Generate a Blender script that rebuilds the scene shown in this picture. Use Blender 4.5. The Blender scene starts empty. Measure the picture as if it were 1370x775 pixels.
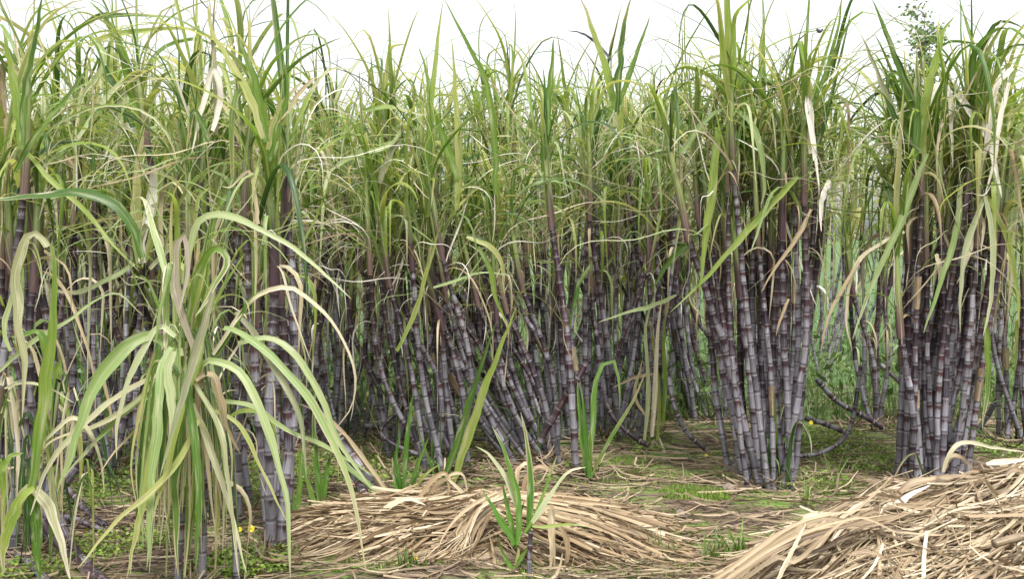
import bpy, math, random
import numpy as np
from mathutils import Vector, Matrix

random.seed(7)
RNG = np.random.default_rng(11)
R = math.radians
sc = bpy.context.scene
COL = sc.collection

# ---------------------------------------------------------------- camera
CAM_H = 1.5
PITCH = R(2.63)
FPX = 1469.0
cam = bpy.data.cameras.new("camera")
cam.sensor_width = 36.0
cam.lens = 36.0 * FPX / 1370.0
cam.clip_start = 0.05
cam.clip_end = 2000.0
cam_o = bpy.data.objects.new("camera", cam)
COL.objects.link(cam_o)
cam_o.location = (0, 0, CAM_H)
cam_o.rotation_euler = (R(90) - PITCH, 0, 0)
sc.camera = cam_o

# ---------------------------------------------------------------- light: bright overcast
SUN_EL, SUN_ROT = R(58), R(200)
world = bpy.data.worlds.new("World")
sc.world = world
world.use_nodes = True
wn, wl = world.node_tree.nodes, world.node_tree.links
bg = wn["Background"]
sky = wn.new("ShaderNodeTexSky")
sky.sky_type = 'NISHITA'
sky.sun_disc = False
sky.sun_elevation = SUN_EL
sky.sun_rotation = SUN_ROT
sky.dust_density = 3.0
hs = wn.new("ShaderNodeHueSaturation")
hs.inputs['Saturation'].default_value = 0.13
wl.new(sky.outputs[0], hs.inputs['Color'])
wl.new(hs.outputs[0], bg.inputs['Color'])
bg.inputs['Strength'].default_value = 0.08
sun = bpy.data.lights.new("sun", 'SUN')
sun.energy = 1.5
sun.angle = R(10)
sun.color = (1.0, 0.985, 0.95)
sun_o = bpy.data.objects.new("sun", sun)
COL.objects.link(sun_o)
# sun over the photographer's right shoulder, high
sd = Vector((math.sin(SUN_ROT) * -1 * math.cos(SUN_EL), math.cos(SUN_ROT) * math.cos(SUN_EL), math.sin(SUN_EL)))
sun_o.rotation_euler = sd.to_track_quat('Z', 'Y').to_euler()
sc.view_settings.view_transform = 'Standard'
sc.view_settings.look = 'None'
sc.view_settings.exposure = 1.88
sc.view_settings.gamma = 1.0
sc.render.engine = 'CYCLES'
sc.cycles.max_bounces = 7
sc.cycles.diffuse_bounces = 4
sc.cycles.transmission_bounces = 4
sc.cycles.transparent_max_bounces = 4

# ---------------------------------------------------------------- photo pixels to points in the place
def ray(px, py):
    x = (px - 685.0) / FPX
    y = (387.5 - py) / FPX
    return np.array([x, math.cos(PITCH) + y * math.sin(PITCH), -math.sin(PITCH) + y * math.cos(PITCH)])

def at(px, py, Y):
    d = ray(px, py)
    return np.array([0, 0, CAM_H]) + d * (Y / d[1])

def gz(x, y):
    return (0.022 * np.sin(1.7 * x + 0.6 * y) * np.cos(1.3 * y - 0.4 * x) + 0.012 * np.sin(4.1 * x + 1.0) * np.sin(3.7 * y)) * np.clip((40 - y) / 30, 0, 1)

def ground(px, py):
    d = ray(px, py)
    p = np.array([0, 0, CAM_H]) + d * (CAM_H / -d[2])
    p[2] = gz(p[0], p[1])
    return p

# ---------------------------------------------------------------- materials
def new_mat(name):
    m = bpy.data.materials.new(name)
    m.use_nodes = True
    m.node_tree.nodes.clear()
    return m, m.node_tree.nodes, m.node_tree.links

def mathn(n, l, op, a, b=None, c=None, clamp=False):
    k = n.new("ShaderNodeMath"); k.operation = op; k.use_clamp = clamp
    for i, v in enumerate((a, b, c)):
        if v is None: continue
        if isinstance(v, (int, float)): k.inputs[i].default_value = v
        else: l.new(v, k.inputs[i])
    return k.outputs[0]

def ramp(n, l, fac, stops, interp='LINEAR'):
    r = n.new("ShaderNodeValToRGB"); r.color_ramp.interpolation = interp
    e = r.color_ramp.elements
    while len(e) < len(stops): e.new(0.5)
    for el, (p, c) in zip(e, stops):
        el.position = p; el.color = (*c, 1)
    l.new(fac, r.inputs[0])
    return r.outputs[0]

def mixc(n, l, fac, a, b, mode='MIX'):
    m = n.new("ShaderNodeMix"); m.data_type = 'RGBA'; m.blend_type = mode
    if isinstance(fac, (int, float)): m.inputs[0].default_value = fac
    else: l.new(fac, m.inputs[0])
    for s, v in ((6, a), (7, b)):
        if isinstance(v, tuple): m.inputs[s].default_value = (*v, 1)
        else: l.new(v, m.inputs[s])
    return m.outputs[2]

def smooth(n, l, v, lo, hi):
    k = n.new("ShaderNodeMapRange"); k.interpolation_type = 'SMOOTHSTEP'
    l.new(v, k.inputs[0]); k.inputs[1].default_value = lo; k.inputs[2].default_value = hi
    return k.outputs[0]

def rnd_value(n, l):
    oi = n.new("ShaderNodeObjectInfo")
    at_ = n.new("ShaderNodeAttribute"); at_.attribute_name = "rnd"
    return mathn(n, l, 'FRACT', mathn(n, l, 'ADD', oi.outputs['Random'], at_.outputs['Fac']))

def noise_uv(n, l, sx, sy, seed_val, scale=1.0, detail=3):
    uv = n.new("ShaderNodeUVMap")
    mp = n.new("ShaderNodeMapping"); mp.inputs['Scale'].default_value = (sx, sy, 1)
    l.new(uv.outputs[0], mp.inputs[0])
    t = n.new("ShaderNodeTexNoise"); t.noise_dimensions = '4D'
    t.inputs['Scale'].default_value = scale; t.inputs['Detail'].default_value = detail
    l.new(mp.outputs[0], t.inputs['Vector'])
    w = mathn(n, l, 'MULTIPLY', seed_val, 37.0); l.new(w, t.inputs['W'])
    return t.outputs['Fac']

def leaf_material(name, stops, trans, tip=True, midrib=(0.40, 0.44, 0.20), rough=0.42, tip_col=((0.44, 0.35, 0.21), (0.64, 0.60, 0.46))):
    m, n, l = new_mat(name)
    r = rnd_value(n, l)
    drift = noise_uv(n, l, 1.1, 2.6, r, detail=2)
    col = ramp(n, l, mathn(n, l, 'ADD', mathn(n, l, 'MULTIPLY', r, 0.86), mathn(n, l, 'MULTIPLY', mathn(n, l, 'SUBTRACT', drift, 0.42), 0.75)), stops)
    r2 = mathn(n, l, 'FRACT', mathn(n, l, 'MULTIPLY', r, 17.31))
    r3 = mathn(n, l, 'FRACT', mathn(n, l, 'MULTIPLY', r, 53.7))
    uv = n.new("ShaderNodeUVMap"); sep = n.new("ShaderNodeSeparateXYZ"); l.new(uv.outputs[0], sep.inputs[0])
    u, v = sep.outputs[0], sep.outputs[1]
    stri = noise_uv(n, l, 26, 1.2, r)
    col = mixc(n, l, 0.7, col, ramp(n, l, stri, [(0.3, (0.45, 0.47, 0.42)), (0.5, (0.95, 0.95, 0.95)), (0.7, (1.5, 1.5, 1.5))]), 'MULTIPLY')
    blot = noise_uv(n, l, 2.0, 5.0, r2)
    col = mixc(n, l, mathn(n, l, 'MULTIPLY', smooth(n, l, blot, 0.52, 0.72), 0.45), col, tip_col[1] if tip else (0.34, 0.22, 0.12))
    du = mathn(n, l, 'ABSOLUTE', mathn(n, l, 'SUBTRACT', u, 0.5))
    if tip:
        edge = mathn(n, l, 'ADD', mathn(n, l, 'MULTIPLY', blot, 0.55), mathn(n, l, 'MULTIPLY', r2, 0.62))
        e2 = mathn(n, l, 'ADD', edge, mathn(n, l, 'MULTIPLY', v, 0.62))
        e2 = mathn(n, l, 'ADD', e2, mathn(n, l, 'MULTIPLY', du, 0.72))
        tc = mixc(n, l, r3, tip_col[0], tip_col[1])
        col = mixc(n, l, smooth(n, l, e2, 1.33, 1.6), col, tc)
    spots = noise_uv(n, l, 9, 34, r2, detail=2)
    col = mixc(n, l, mathn(n, l, 'MULTIPLY', smooth(n, l, spots, 0.66, 0.74), 0.55), col, (0.22, 0.13, 0.06))
    mid = smooth(n, l, du, 0.085, 0.03)
    col = mixc(n, l, mathn(n, l, 'MULTIPLY', mathn(n, l, 'MULTIPLY', mid, 0.6), mathn(n, l, 'SUBTRACT', 1.1, v)), col, midrib)
    bs = n.new("ShaderNodeBsdfPrincipled")
    l.new(col, bs.inputs['Base Color'])
    bs.inputs['Roughness'].default_value = rough
    bs.inputs['Specular IOR Level'].default_value = 0.45
    bmp = n.new("ShaderNodeBump"); bmp.inputs['Strength'].default_value = 0.25; bmp.inputs['Distance'].default_value = 0.004
    l.new(stri, bmp.inputs['Height']); l.new(bmp.outputs[0], bs.inputs['Normal'])
    tr = n.new("ShaderNodeBsdfTranslucent")
    l.new(mixc(n, l, 1.0, col, (1.25, 1.2, 0.75) if tip else (1.1, 1.0, 0.85), 'MULTIPLY'), tr.inputs['Color'])
    mx = n.new("ShaderNodeMixShader"); mx.inputs[0].default_value = trans
    l.new(bs.outputs[0], mx.inputs[1]); l.new(tr.outputs[0], mx.inputs[2])
    out = n.new("ShaderNodeOutputMaterial"); l.new(mx.outputs[0], out.inputs[0])
    return m

M = {}
M['leaf'] = leaf_material("cane_leaf_green", [(0.0, (0.028, 0.08, 0.016)), (0.15, (0.08, 0.165, 0.026)), (0.38, (0.165, 0.275, 0.042)), (0.62, (0.30, 0.385, 0.08)), (0.86, (0.46, 0.46, 0.18)), (1.0, (0.50, 0.45, 0.26))], 0.52, midrib=(0.30, 0.35, 0.13))
M['green'] = leaf_material("young_leaf_green", [(0.0, (0.05, 0.12, 0.02)), (0.5, (0.11, 0.21, 0.03)), (1.0, (0.2, 0.30, 0.05))], 0.48, midrib=(0.2, 0.28, 0.09))
M['pale'] = leaf_material("cane_leaf_pale", [(0.0, (0.18, 0.28, 0.08)), (0.4, (0.27, 0.36, 0.13)), (0.7, (0.37, 0.43, 0.21)), (1.0, (0.47, 0.49, 0.32))], 0.38, midrib=(0.45, 0.47, 0.27))
M['deep'] = leaf_material("shaded_green_leaf", [(0.0, (0.018, 0.052, 0.012)), (0.5, (0.038, 0.095, 0.02)), (1.0, (0.08, 0.15, 0.03))], 0.36, midrib=(0.12, 0.18, 0.06))  # darker copy of the leaf green; shade inside the clumps is put into its colour
M['shoot'] = leaf_material("shoot_green_leaf", [(0.0, (0.06, 0.17, 0.02)), (0.5, (0.10, 0.235, 0.03)), (1.0, (0.18, 0.31, 0.05))], 0.42, midrib=(0.2, 0.3, 0.09))
M['fade'] = leaf_material("fading_leaf", [(0.0, (0.24, 0.26, 0.12)), (0.35, (0.36, 0.35, 0.20)), (0.65, (0.44, 0.41, 0.28)), (1.0, (0.54, 0.47, 0.36))], 0.3, midrib=(0.52, 0.49, 0.34), rough=0.5)
M['dry'] = leaf_material("cane_leaf_dry", [(0.0, (0.20, 0.14, 0.08)), (0.3, (0.36, 0.28, 0.165)), (0.65, (0.48, 0.41, 0.27)), (1.0, (0.64, 0.58, 0.45))], 0.22, tip=False, midrib=(0.52, 0.45, 0.31), rough=0.6)
M['bleached'] = leaf_material("cane_leaf_bleached", [(0.0, (0.70, 0.64, 0.56)), (1.0, (0.78, 0.74, 0.68))], 0.25, tip=False, midrib=(0.8, 0.76, 0.7), rough=0.6)
M['purple'] = leaf_material("cane_leaf_purplish", [(0.0, (0.19, 0.23, 0.11)), (0.5, (0.27, 0.27, 0.17)), (1.0, (0.33, 0.28, 0.22))], 0.3, midrib=(0.30, 0.15, 0.17), rough=0.5)
M['straw'] = leaf_material("straw_leaf", [(0.0, (0.075, 0.048, 0.028)), (0.2, (0.19, 0.13, 0.075)), (0.5, (0.345, 0.26, 0.158)), (0.8, (0.47, 0.38, 0.255)), (1.0, (0.68, 0.60, 0.46))], 0.12, tip=False, midrib=(0.45, 0.36, 0.25), rough=0.55)
M['brownstraw'] = leaf_material("straw_leaf_brown", [(0.0, (0.06, 0.038, 0.02)), (0.2, (0.16, 0.105, 0.055)), (0.5, (0.31, 0.222, 0.128)), (0.8, (0.45, 0.35, 0.225)), (1.0, (0.62, 0.53, 0.395))], 0.12, tip=False, midrib=(0.42, 0.33, 0.21), rough=0.6)
M['litter'] = leaf_material("litter_leaf", [(0.0, (0.07, 0.048, 0.03)), (0.4, (0.16, 0.115, 0.075)), (0.75, (0.28, 0.21, 0.135)), (1.0, (0.46, 0.37, 0.25))], 0.05, tip=False, midrib=(0.4, 0.32, 0.22), rough=0.7)
M['weed'] = leaf_material("weed_leaf", [(0.0, (0.08, 0.18, 0.022)), (0.5, (0.17, 0.29, 0.035)), (1.0, (0.30, 0.38, 0.06))], 0.3, tip=False, midrib=(0.14, 0.24, 0.06))
M['sage'] = leaf_material("meadow_weed_leaf", [(0.0, (0.06, 0.135, 0.03)), (0.5, (0.125, 0.22, 0.06)), (1.0, (0.23, 0.32, 0.10))], 0.3, tip=False, midrib=(0.12, 0.2, 0.09))
M['treeleaf'] = leaf_material("tree_leaf", [(0.0, (0.10, 0.18, 0.07)), (1.0, (0.2, 0.29, 0.13))], 0.3, tip=False, midrib=(0.1, 0.16, 0.06))  # leaf colour lightened, the washed-out glare of the sky is painted in

def cane_material():
    m, n, l = new_mat("cane_rind")
    oi = n.new("ShaderNodeObjectInfo")
    r = oi.outputs['Random']
    a1 = n.new("ShaderNodeAttribute"); a1.attribute_name = "tone"
    a2 = n.new("ShaderNodeAttribute"); a2.attribute_name = "age"
    tone, age = a1.outputs['Fac'], a2.outputs['Fac']
    uv = n.new("ShaderNodeUVMap"); sep = n.new("ShaderNodeSeparateXYZ"); l.new(uv.outputs[0], sep.inputs[0])
    v = sep.outputs[1]
    seed = mathn(n, l, 'ADD', mathn(n, l, 'MULTIPLY', r, 3.0), tone)
    streak = noise_uv(n, l, 11, 0.9, seed, detail=5)
    blot = noise_uv(n, l, 3, 2.5, seed, detail=3)
    under = mixc(n, l, tone, (0.022, 0.012, 0.021), (0.078, 0.032, 0.036))
    under = mixc(n, l, mathn(n, l, 'MULTIPLY', smooth(n, l, age, 0.55, 1.0), 0.65), under, (0.018, 0.010, 0.017))
    wax = mixc(n, l, tone, (0.10, 0.092, 0.108), (0.24, 0.226, 0.256))
    # waxy bloom: heavy on old, low joints, thin on the young top; lighter toward the lower half of each joint
    w = mathn(n, l, 'ADD', mathn(n, l, 'MULTIPLY', streak, 0.9), mathn(n, l, 'MULTIPLY', blot, 0.5))
    w = mathn(n, l, 'ADD', w, mathn(n, l, 'MULTIPLY', tone, 0.35))
    w = mathn(n, l, 'SUBTRACT', w, mathn(n, l, 'MULTIPLY', age, 0.85))
    w = mathn(n, l, 'ADD', w, mathn(n, l, 'MULTIPLY', mathn(n, l, 'SUBTRACT', r, 0.55), 0.42))
    w = mathn(n, l, 'SUBTRACT', w, mathn(n, l, 'MULTIPLY', smooth(n, l, v, 0.35, 0.9), mathn(n, l, 'MULTIPLY', mathn(n, l, 'FRACT', mathn(n, l, 'MULTIPLY', tone, 7.31)), 0.75)))
    col = mixc(n, l, smooth(n, l, w, 0.08, 0.5), under, wax)
    col = mixc(n, l, 0.85, col, ramp(n, l, streak, [(0.32, (0.5, 0.48, 0.5)), (0.5, (0.95, 0.95, 0.95)), (0.68, (1.3, 1.3, 1.3))]), 'MULTIPLY')
    # dark root band at the bottom of a joint, pale wax ring under the node
    col = mixc(n, l, mathn(n, l, 'MULTIPLY', smooth(n, l, v, 0.14, 0.05), 0.9), col, (0.022, 0.014, 0.018))
    ring = mathn(n, l, 'MULTIPLY', smooth(n, l, v, 0.86, 0.90), smooth(n, l, v, 0.975, 0.945))
    col = mixc(n, l, mathn(n, l, 'MULTIPLY', ring, 0.55), col, (0.40, 0.375, 0.40))
    bs = n.new("ShaderNodeBsdfPrincipled")
    l.new(col, bs.inputs['Base Color'])
    bs.inputs['Roughness'].default_value = 0.45
    bmp = n.new("ShaderNodeBump"); bmp.inputs['Strength'].default_value = 0.2; bmp.inputs['Distance'].default_value = 0.003
    l.new(streak, bmp.inputs['Height']); l.new(bmp.outputs[0], bs.inputs['Normal'])
    out = n.new("ShaderNodeOutputMaterial"); l.new(bs.outputs[0], out.inputs[0])
    return m

def sheath_material():
    m, n, l = new_mat("leaf_sheath_skin")
    oi = n.new("ShaderNodeObjectInfo"); r = oi.outputs['Random']
    uv = n.new("ShaderNodeUVMap"); sep = n.new("ShaderNodeSeparateXYZ"); l.new(uv.outputs[0], sep.inputs[0])
    v = sep.outputs[1]
    stri = noise_uv(n, l, 9, 0.7, r, detail=4)
    low = mixc(n, l, r, (0.05, 0.022, 0.036), (0.135, 0.085, 0.075))
    top = mixc(n, l, r, (0.11, 0.16, 0.045), (0.20, 0.23, 0.08))
    t = mathn(n, l, 'ADD', v, mathn(n, l, 'MULTIPLY', mathn(n, l, 'SUBTRACT', stri, 0.5), 0.8))
    t = mathn(n, l, 'ADD', t, mathn(n, l, 'MULTIPLY', r, 0.25))
    col = mixc(n, l, smooth(n, l, t, 0.32, 0.85), low, top)
    col = mixc(n, l, 0.5, col, ramp(n, l, stri, [(0.3, (0.4, 0.38, 0.42)), (0.7, (1.6, 1.6, 1.5))]), 'MULTIPLY')
    bs = n.new("ShaderNodeBsdfPrincipled"); l.new(col, bs.inputs['Base Color']); bs.inputs['Roughness'].default_value = 0.45
    out = n.new("ShaderNodeOutputMaterial"); l.new(bs.outputs[0], out.inputs[0])
    return m

def ground_material():
    m, n, l = new_mat("field_soil")
    geo = n.new("ShaderNodeNewGeometry")
    def nz(scale, detail=5, stretch=(1, 1, 1)):
        mp = n.new("ShaderNodeMapping"); mp.inputs['Scale'].default_value = stretch
        l.new(geo.outputs['Position'], mp.inputs[0])
        t = n.new("ShaderNodeTexNoise"); t.inputs['Scale'].default_value = scale; t.inputs['Detail'].default_value = detail
        l.new(mp.outputs[0], t.inputs['Vector'])
        return t.outputs['Fac']
    big, fine, fibre = nz(1.6), nz(38, 6), nz(26, 4, (0.25, 1.6, 1))
    col = ramp(n, l, fine, [(0.3, (0.035, 0.022, 0.015)), (0.55, (0.085, 0.055, 0.038)), (0.75, (0.15, 0.105, 0.075))])
    col = mixc(n, l, smooth(n, l, fibre, 0.54, 0.68), col, (0.2, 0.145, 0.095))
    col = mixc(n, l, mathn(n, l, 'MULTIPLY', smooth(n, l, big, 0.42, 0.55), smooth(n, l, fine, 0.36, 0.52)), col, (0.12, 0.19, 0.03))
    sp = n.new("ShaderNodeSeparateXYZ"); l.new(geo.outputs['Position'], sp.inputs[0])
    far = smooth(n, l, mathn(n, l, 'ADD', sp.outputs[1], mathn(n, l, 'MULTIPLY', big, 3.0)), 8.5, 12.5)
    meadow = mixc(n, l, fine, (0.05, 0.11, 0.035), (0.11, 0.18, 0.06))
    col = mixc(n, l, far, col, meadow)
    bs = n.new("ShaderNodeBsdfPrincipled"); l.new(col, bs.inputs['Base Color']); bs.inputs['Roughness'].default_value = 0.9
    bmp = n.new("ShaderNodeBump"); bmp.inputs['Strength'].default_value = 0.8; bmp.inputs['Distance'].default_value = 0.02
    l.new(fine, bmp.inputs['Height']); l.new(bmp.outputs[0], bs.inputs['Normal'])
    out = n.new("ShaderNodeOutputMaterial"); l.new(bs.outputs[0], out.inputs[0])
    return m

def plain(name, a, b, scale=30, rough=0.6):
    m, n, l = new_mat(name)
    tc = n.new("ShaderNodeTexCoord")
    t = n.new("ShaderNodeTexNoise"); t.inputs['Scale'].default_value = scale; l.new(tc.outputs['Object'], t.inputs['Vector'])
    bs = n.new("ShaderNodeBsdfPrincipled"); bs.inputs['Roughness'].default_value = rough
    l.new(ramp(n, l, t.outputs['Fac'], [(0.35, a), (0.65, b)]), bs.inputs['Base Color'])
    out = n.new("ShaderNodeOutputMaterial"); l.new(bs.outputs[0], out.inputs[0])
    return m

M['cane'] = cane_material()
M['sheath'] = sheath_material()
M['soil'] = ground_material()
M['yellow'] = plain("petal_yellow", (0.75, 0.6, 0.02), (0.85, 0.72, 0.05))
M['stem'] = plain("weed_stem", (0.09, 0.17, 0.04), (0.16, 0.24, 0.06))
M['stone'] = plain("field_stone", (0.13, 0.1, 0.08), (0.25, 0.2, 0.165), 25, 0.9)
M['bark'] = plain("tree_bark", (0.12, 0.1, 0.08), (0.25, 0.22, 0.18), 20, 0.9)
M['dark'] = plain("dark_husk", (0.025, 0.025, 0.04), (0.06, 0.06, 0.085), 40, 0.6)
M['bloom'] = plain("fly_wing", (0.3, 0.3, 0.35), (0.4, 0.4, 0.45), 40, 0.3)

# ---------------------------------------------------------------- mesh helpers
def mk_mesh(name, V, Q, UV=None, mat=None, attrs=None, smooth_=True):
    V = np.asarray(V, np.float32).reshape(-1, 3); Q = np.asarray(Q, np.int32).reshape(-1, 4)
    me = bpy.data.meshes.new(name)
    me.vertices.add(len(V)); me.vertices.foreach_set("co", V.ravel())
    me.loops.add(Q.size); me.loops.foreach_set("vertex_index", Q.ravel())
    me.polygons.add(len(Q))
    me.polygons.foreach_set("loop_start", np.arange(0, Q.size, 4, dtype=np.int32))
    me.polygons.foreach_set("loop_total", np.full(len(Q), 4, np.int32))
    me.polygons.foreach_set("use_smooth", np.full(len(Q), smooth_, bool))
    if UV is not None:
        u = me.uv_layers.new(name="UVMap")
        u.data.foreach_set("uv", np.asarray(UV, np.float32)[Q.ravel()].ravel())
    for k, a in (attrs or {}).items():
        at_ = me.attributes.new(k, 'FLOAT', 'POINT')
        at_.data.foreach_set("value", np.asarray(a, np.float32))
    if mat: me.materials.append(mat)
    me.update(calc_edges=True)
    return me

def link(name, data, parent=None, loc=(0, 0, 0), rot=None):
    o = bpy.data.objects.new(name, data)
    COL.objects.link(o)
    o.location = tuple(float(c) for c in loc)
    if rot is not None: o.rotation_euler = rot
    if parent is not None: o.parent = parent
    return o

def tag(o, label, cat=None, group=None, kind=None):
    if label: o['label'] = label
    if cat: o['category'] = cat
    if group: o['group'] = group
    if kind: o['kind'] = kind
    return o

def norm(a):
    return a / np.maximum(np.linalg.norm(a, axis=-1, keepdims=True), 1e-9)

def spline(pts, n):
    """smooth curve through the points, n samples evenly spaced along it"""
    P = np.asarray(pts, float)
    if len(P) == 2:
        t = np.linspace(0, 1, n)[:, None]
        return P[0] * (1 - t) + P[1] * t
    E = np.vstack([2 * P[0] - P[1], P, 2 * P[-1] - P[-2]])
    out = []
    for i in range(1, len(E) - 2):
        t = np.linspace(0, 1, 16, endpoint=False)[:, None]
        a, b, c, d = E[i - 1], E[i], E[i + 1], E[i + 2]
        out.append(0.5 * (2 * b + (c - a) * t + (2 * a - 5 * b + 4 * c - d) * t ** 2 + (3 * b - a - 3 * c + d) * t ** 3))
    D = np.vstack(out + [P[-1:]])
    s = np.concatenate([[0], np.cumsum(np.linalg.norm(np.diff(D, axis=0), axis=1))])
    q = np.linspace(0, s[-1], n)
    return np.stack([np.interp(q, s, D[:, k]) for k in range(3)], 1)

def ribbon(path, width, side, fold=0.18, cols=3):
    """leaf blade along a path: a left edge, a keel and a right edge"""
    n = len(path)
    T = norm(np.gradient(path, axis=0))
    S = norm(side - T * (side * T).sum(1, keepdims=True))
    N = np.cross(S, T)
    w = width[:, None] * 0.5
    V = np.stack([path - S * w + N * w * fold, path - N * w * fold, path + S * w + N * w * fold], 1).reshape(-1, 3)
    v = np.linspace(0, 1, n)
    UV = np.stack([np.tile([0, .5, 1.0], n), np.repeat(v, 3)], 1)
    i = np.arange(n - 1)[:, None] * 3
    Q = np.concatenate([i + [0, 1, 4, 3], i + [1, 2, 5, 4]], 0)
    return V, Q, UV

def blade_width(n, W, base=0.55, peak=0.35, power=0.8):
    t = np.linspace(0, 1, n)
    up = base + (1 - base) * np.sin(np.clip(t / peak, 0, 1) * math.pi / 2)
    dn = np.clip((1 - t) / (1 - peak), 0, 1) ** power
    return W * np.minimum(up, dn) + 0.0012

# ---------------------------------------------------------------- leaf variants (shared by all canes)
def leaf_arrays(kind, rng, n=15):
    t = np.linspace(0, 1, n)
    u = rng.uniform
    if kind == 'erect':
        L, W, a0, B, p = u(.65, 1.15), u(.018, .046), u(2, 16), u(10, 75), u(1.5, 3)
        ang = a0 + B * t ** p; twist = u(-50, 50)
    elif kind == 'arch':
        L, W, a0, B, p = u(.9, 1.5), u(.012, .046), u(8, 36), u(75, 155), u(.9, 2.2)
        ang = a0 + B * t ** p; twist = u(-60, 60)
    elif kind == 'limp':
        L, W, a0 = u(.8, 1.35), u(.022, .046), u(8, 30)
        k, sh = u(.16, .42), u(10, 22)
        ang = a0 + t * 25 + (178 - a0 - t * 25) / (1 + np.exp(-sh * (t - k))); twist = u(-120, 120)
    elif kind == 'wisp':
        L, W, a0, B, p = u(.6, 1.3), u(.004, .013), u(5, 60), u(40, 150), u(.6, 2.2)
        ang = a0 + B * t ** p + 14 * np.sin(t * u(5, 12) + u(0, 6)); twist = u(-360, 360)
    else:  # dry: thin, rolled, hanging
        L, W, a0 = u(.5, 1.05), u(.007, .024), u(20, 80)
        k, sh = u(.05, .25), u(8, 16)
        ang = a0 + (176 - a0) / (1 + np.exp(-sh * (t - k))) + 18 * np.sin(t * u(4, 9) + u(0, 6)); twist = u(-320, 320)
    wob = np.cumsum(rng.normal(0, 4.5, n)); ang = ang + wob - wob[0]
    if kind in ('erect', 'arch') and u(0, 1) < .38:      # a leaf broken at one point
        k = u(.35, .8); ang = ang + u(35, 110) / (1 + np.exp(-40 * (t - k)))
    ang = np.clip(ang, -20, 186)
    ang = np.radians(ang)
    az = np.radians(u(-35, 35)) * t + 0.2 * np.sin(t * u(2, 7) + u(0, 6))
    ds = L / (n - 1)
    d = np.stack([np.sin(ang) * np.cos(az), np.sin(ang) * np.sin(az), np.cos(ang)], 1)
    path = np.vstack([[0, 0, 0], np.cumsum(0.5 * (d[1:] + d[:-1]) * ds, 0)])
    s0 = np.stack([-np.sin(az), np.cos(az), np.zeros(n)], 1)
    nn = np.cross(s0, d)
    tw = np.radians(twist) * t ** 1.3 + np.radians(u(-25, 25))
    side = s0 * np.cos(tw)[:, None] + nn * np.sin(tw)[:, None]
    if kind == 'dry':
        w = blade_width(n, W, .8, .3, .6)
    else:
        w = blade_width(n, W, .5, u(.25, .45), .75)
    return ribbon(path, w, side, u(.1, .35))

NV = {'erect': 24, 'arch': 36, 'limp': 26, 'dry': 26, 'wisp': 26}
ARR = {k: [leaf_arrays(k, RNG) for _ in range(c)] for k, c in NV.items()}
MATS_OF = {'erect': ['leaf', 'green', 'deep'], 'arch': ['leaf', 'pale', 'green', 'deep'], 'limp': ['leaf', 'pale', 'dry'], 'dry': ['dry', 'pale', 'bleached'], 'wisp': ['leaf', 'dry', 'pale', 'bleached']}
LEAF = {}
for k in NV:
    for mname in MATS_OF[k]:
        LEAF[k, mname] = [mk_mesh(f"{k}_leaf_blade", *a, M[mname]) for a in ARR[k]]
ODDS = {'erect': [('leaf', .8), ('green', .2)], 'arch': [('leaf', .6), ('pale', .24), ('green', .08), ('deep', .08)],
        'limp': [('leaf', .45), ('pale', .32), ('dry', .23)], 'dry': [('dry', .66), ('pale', .22), ('bleached', .12)], 'wisp': [('leaf', .38), ('dry', .2), ('pale', .25), ('bleached', .17)]}

def pick(odds):
    x = random.random()
    for k, p in odds:
        x -= p
        if x <= 0: return k
    return odds[-1][0]

# ---------------------------------------------------------------- cane stalks
PROFILE = [(0.0, 1.07), (0.045, 1.02), (0.10, .95), (0.5, .945), (0.86, .975), (0.93, 1.0), (0.975, 1.09)]
PROFILE_FAR = [(0.0, 1.08), (0.1, .95), (0.88, .97), (0.975, 1.09)]

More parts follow.
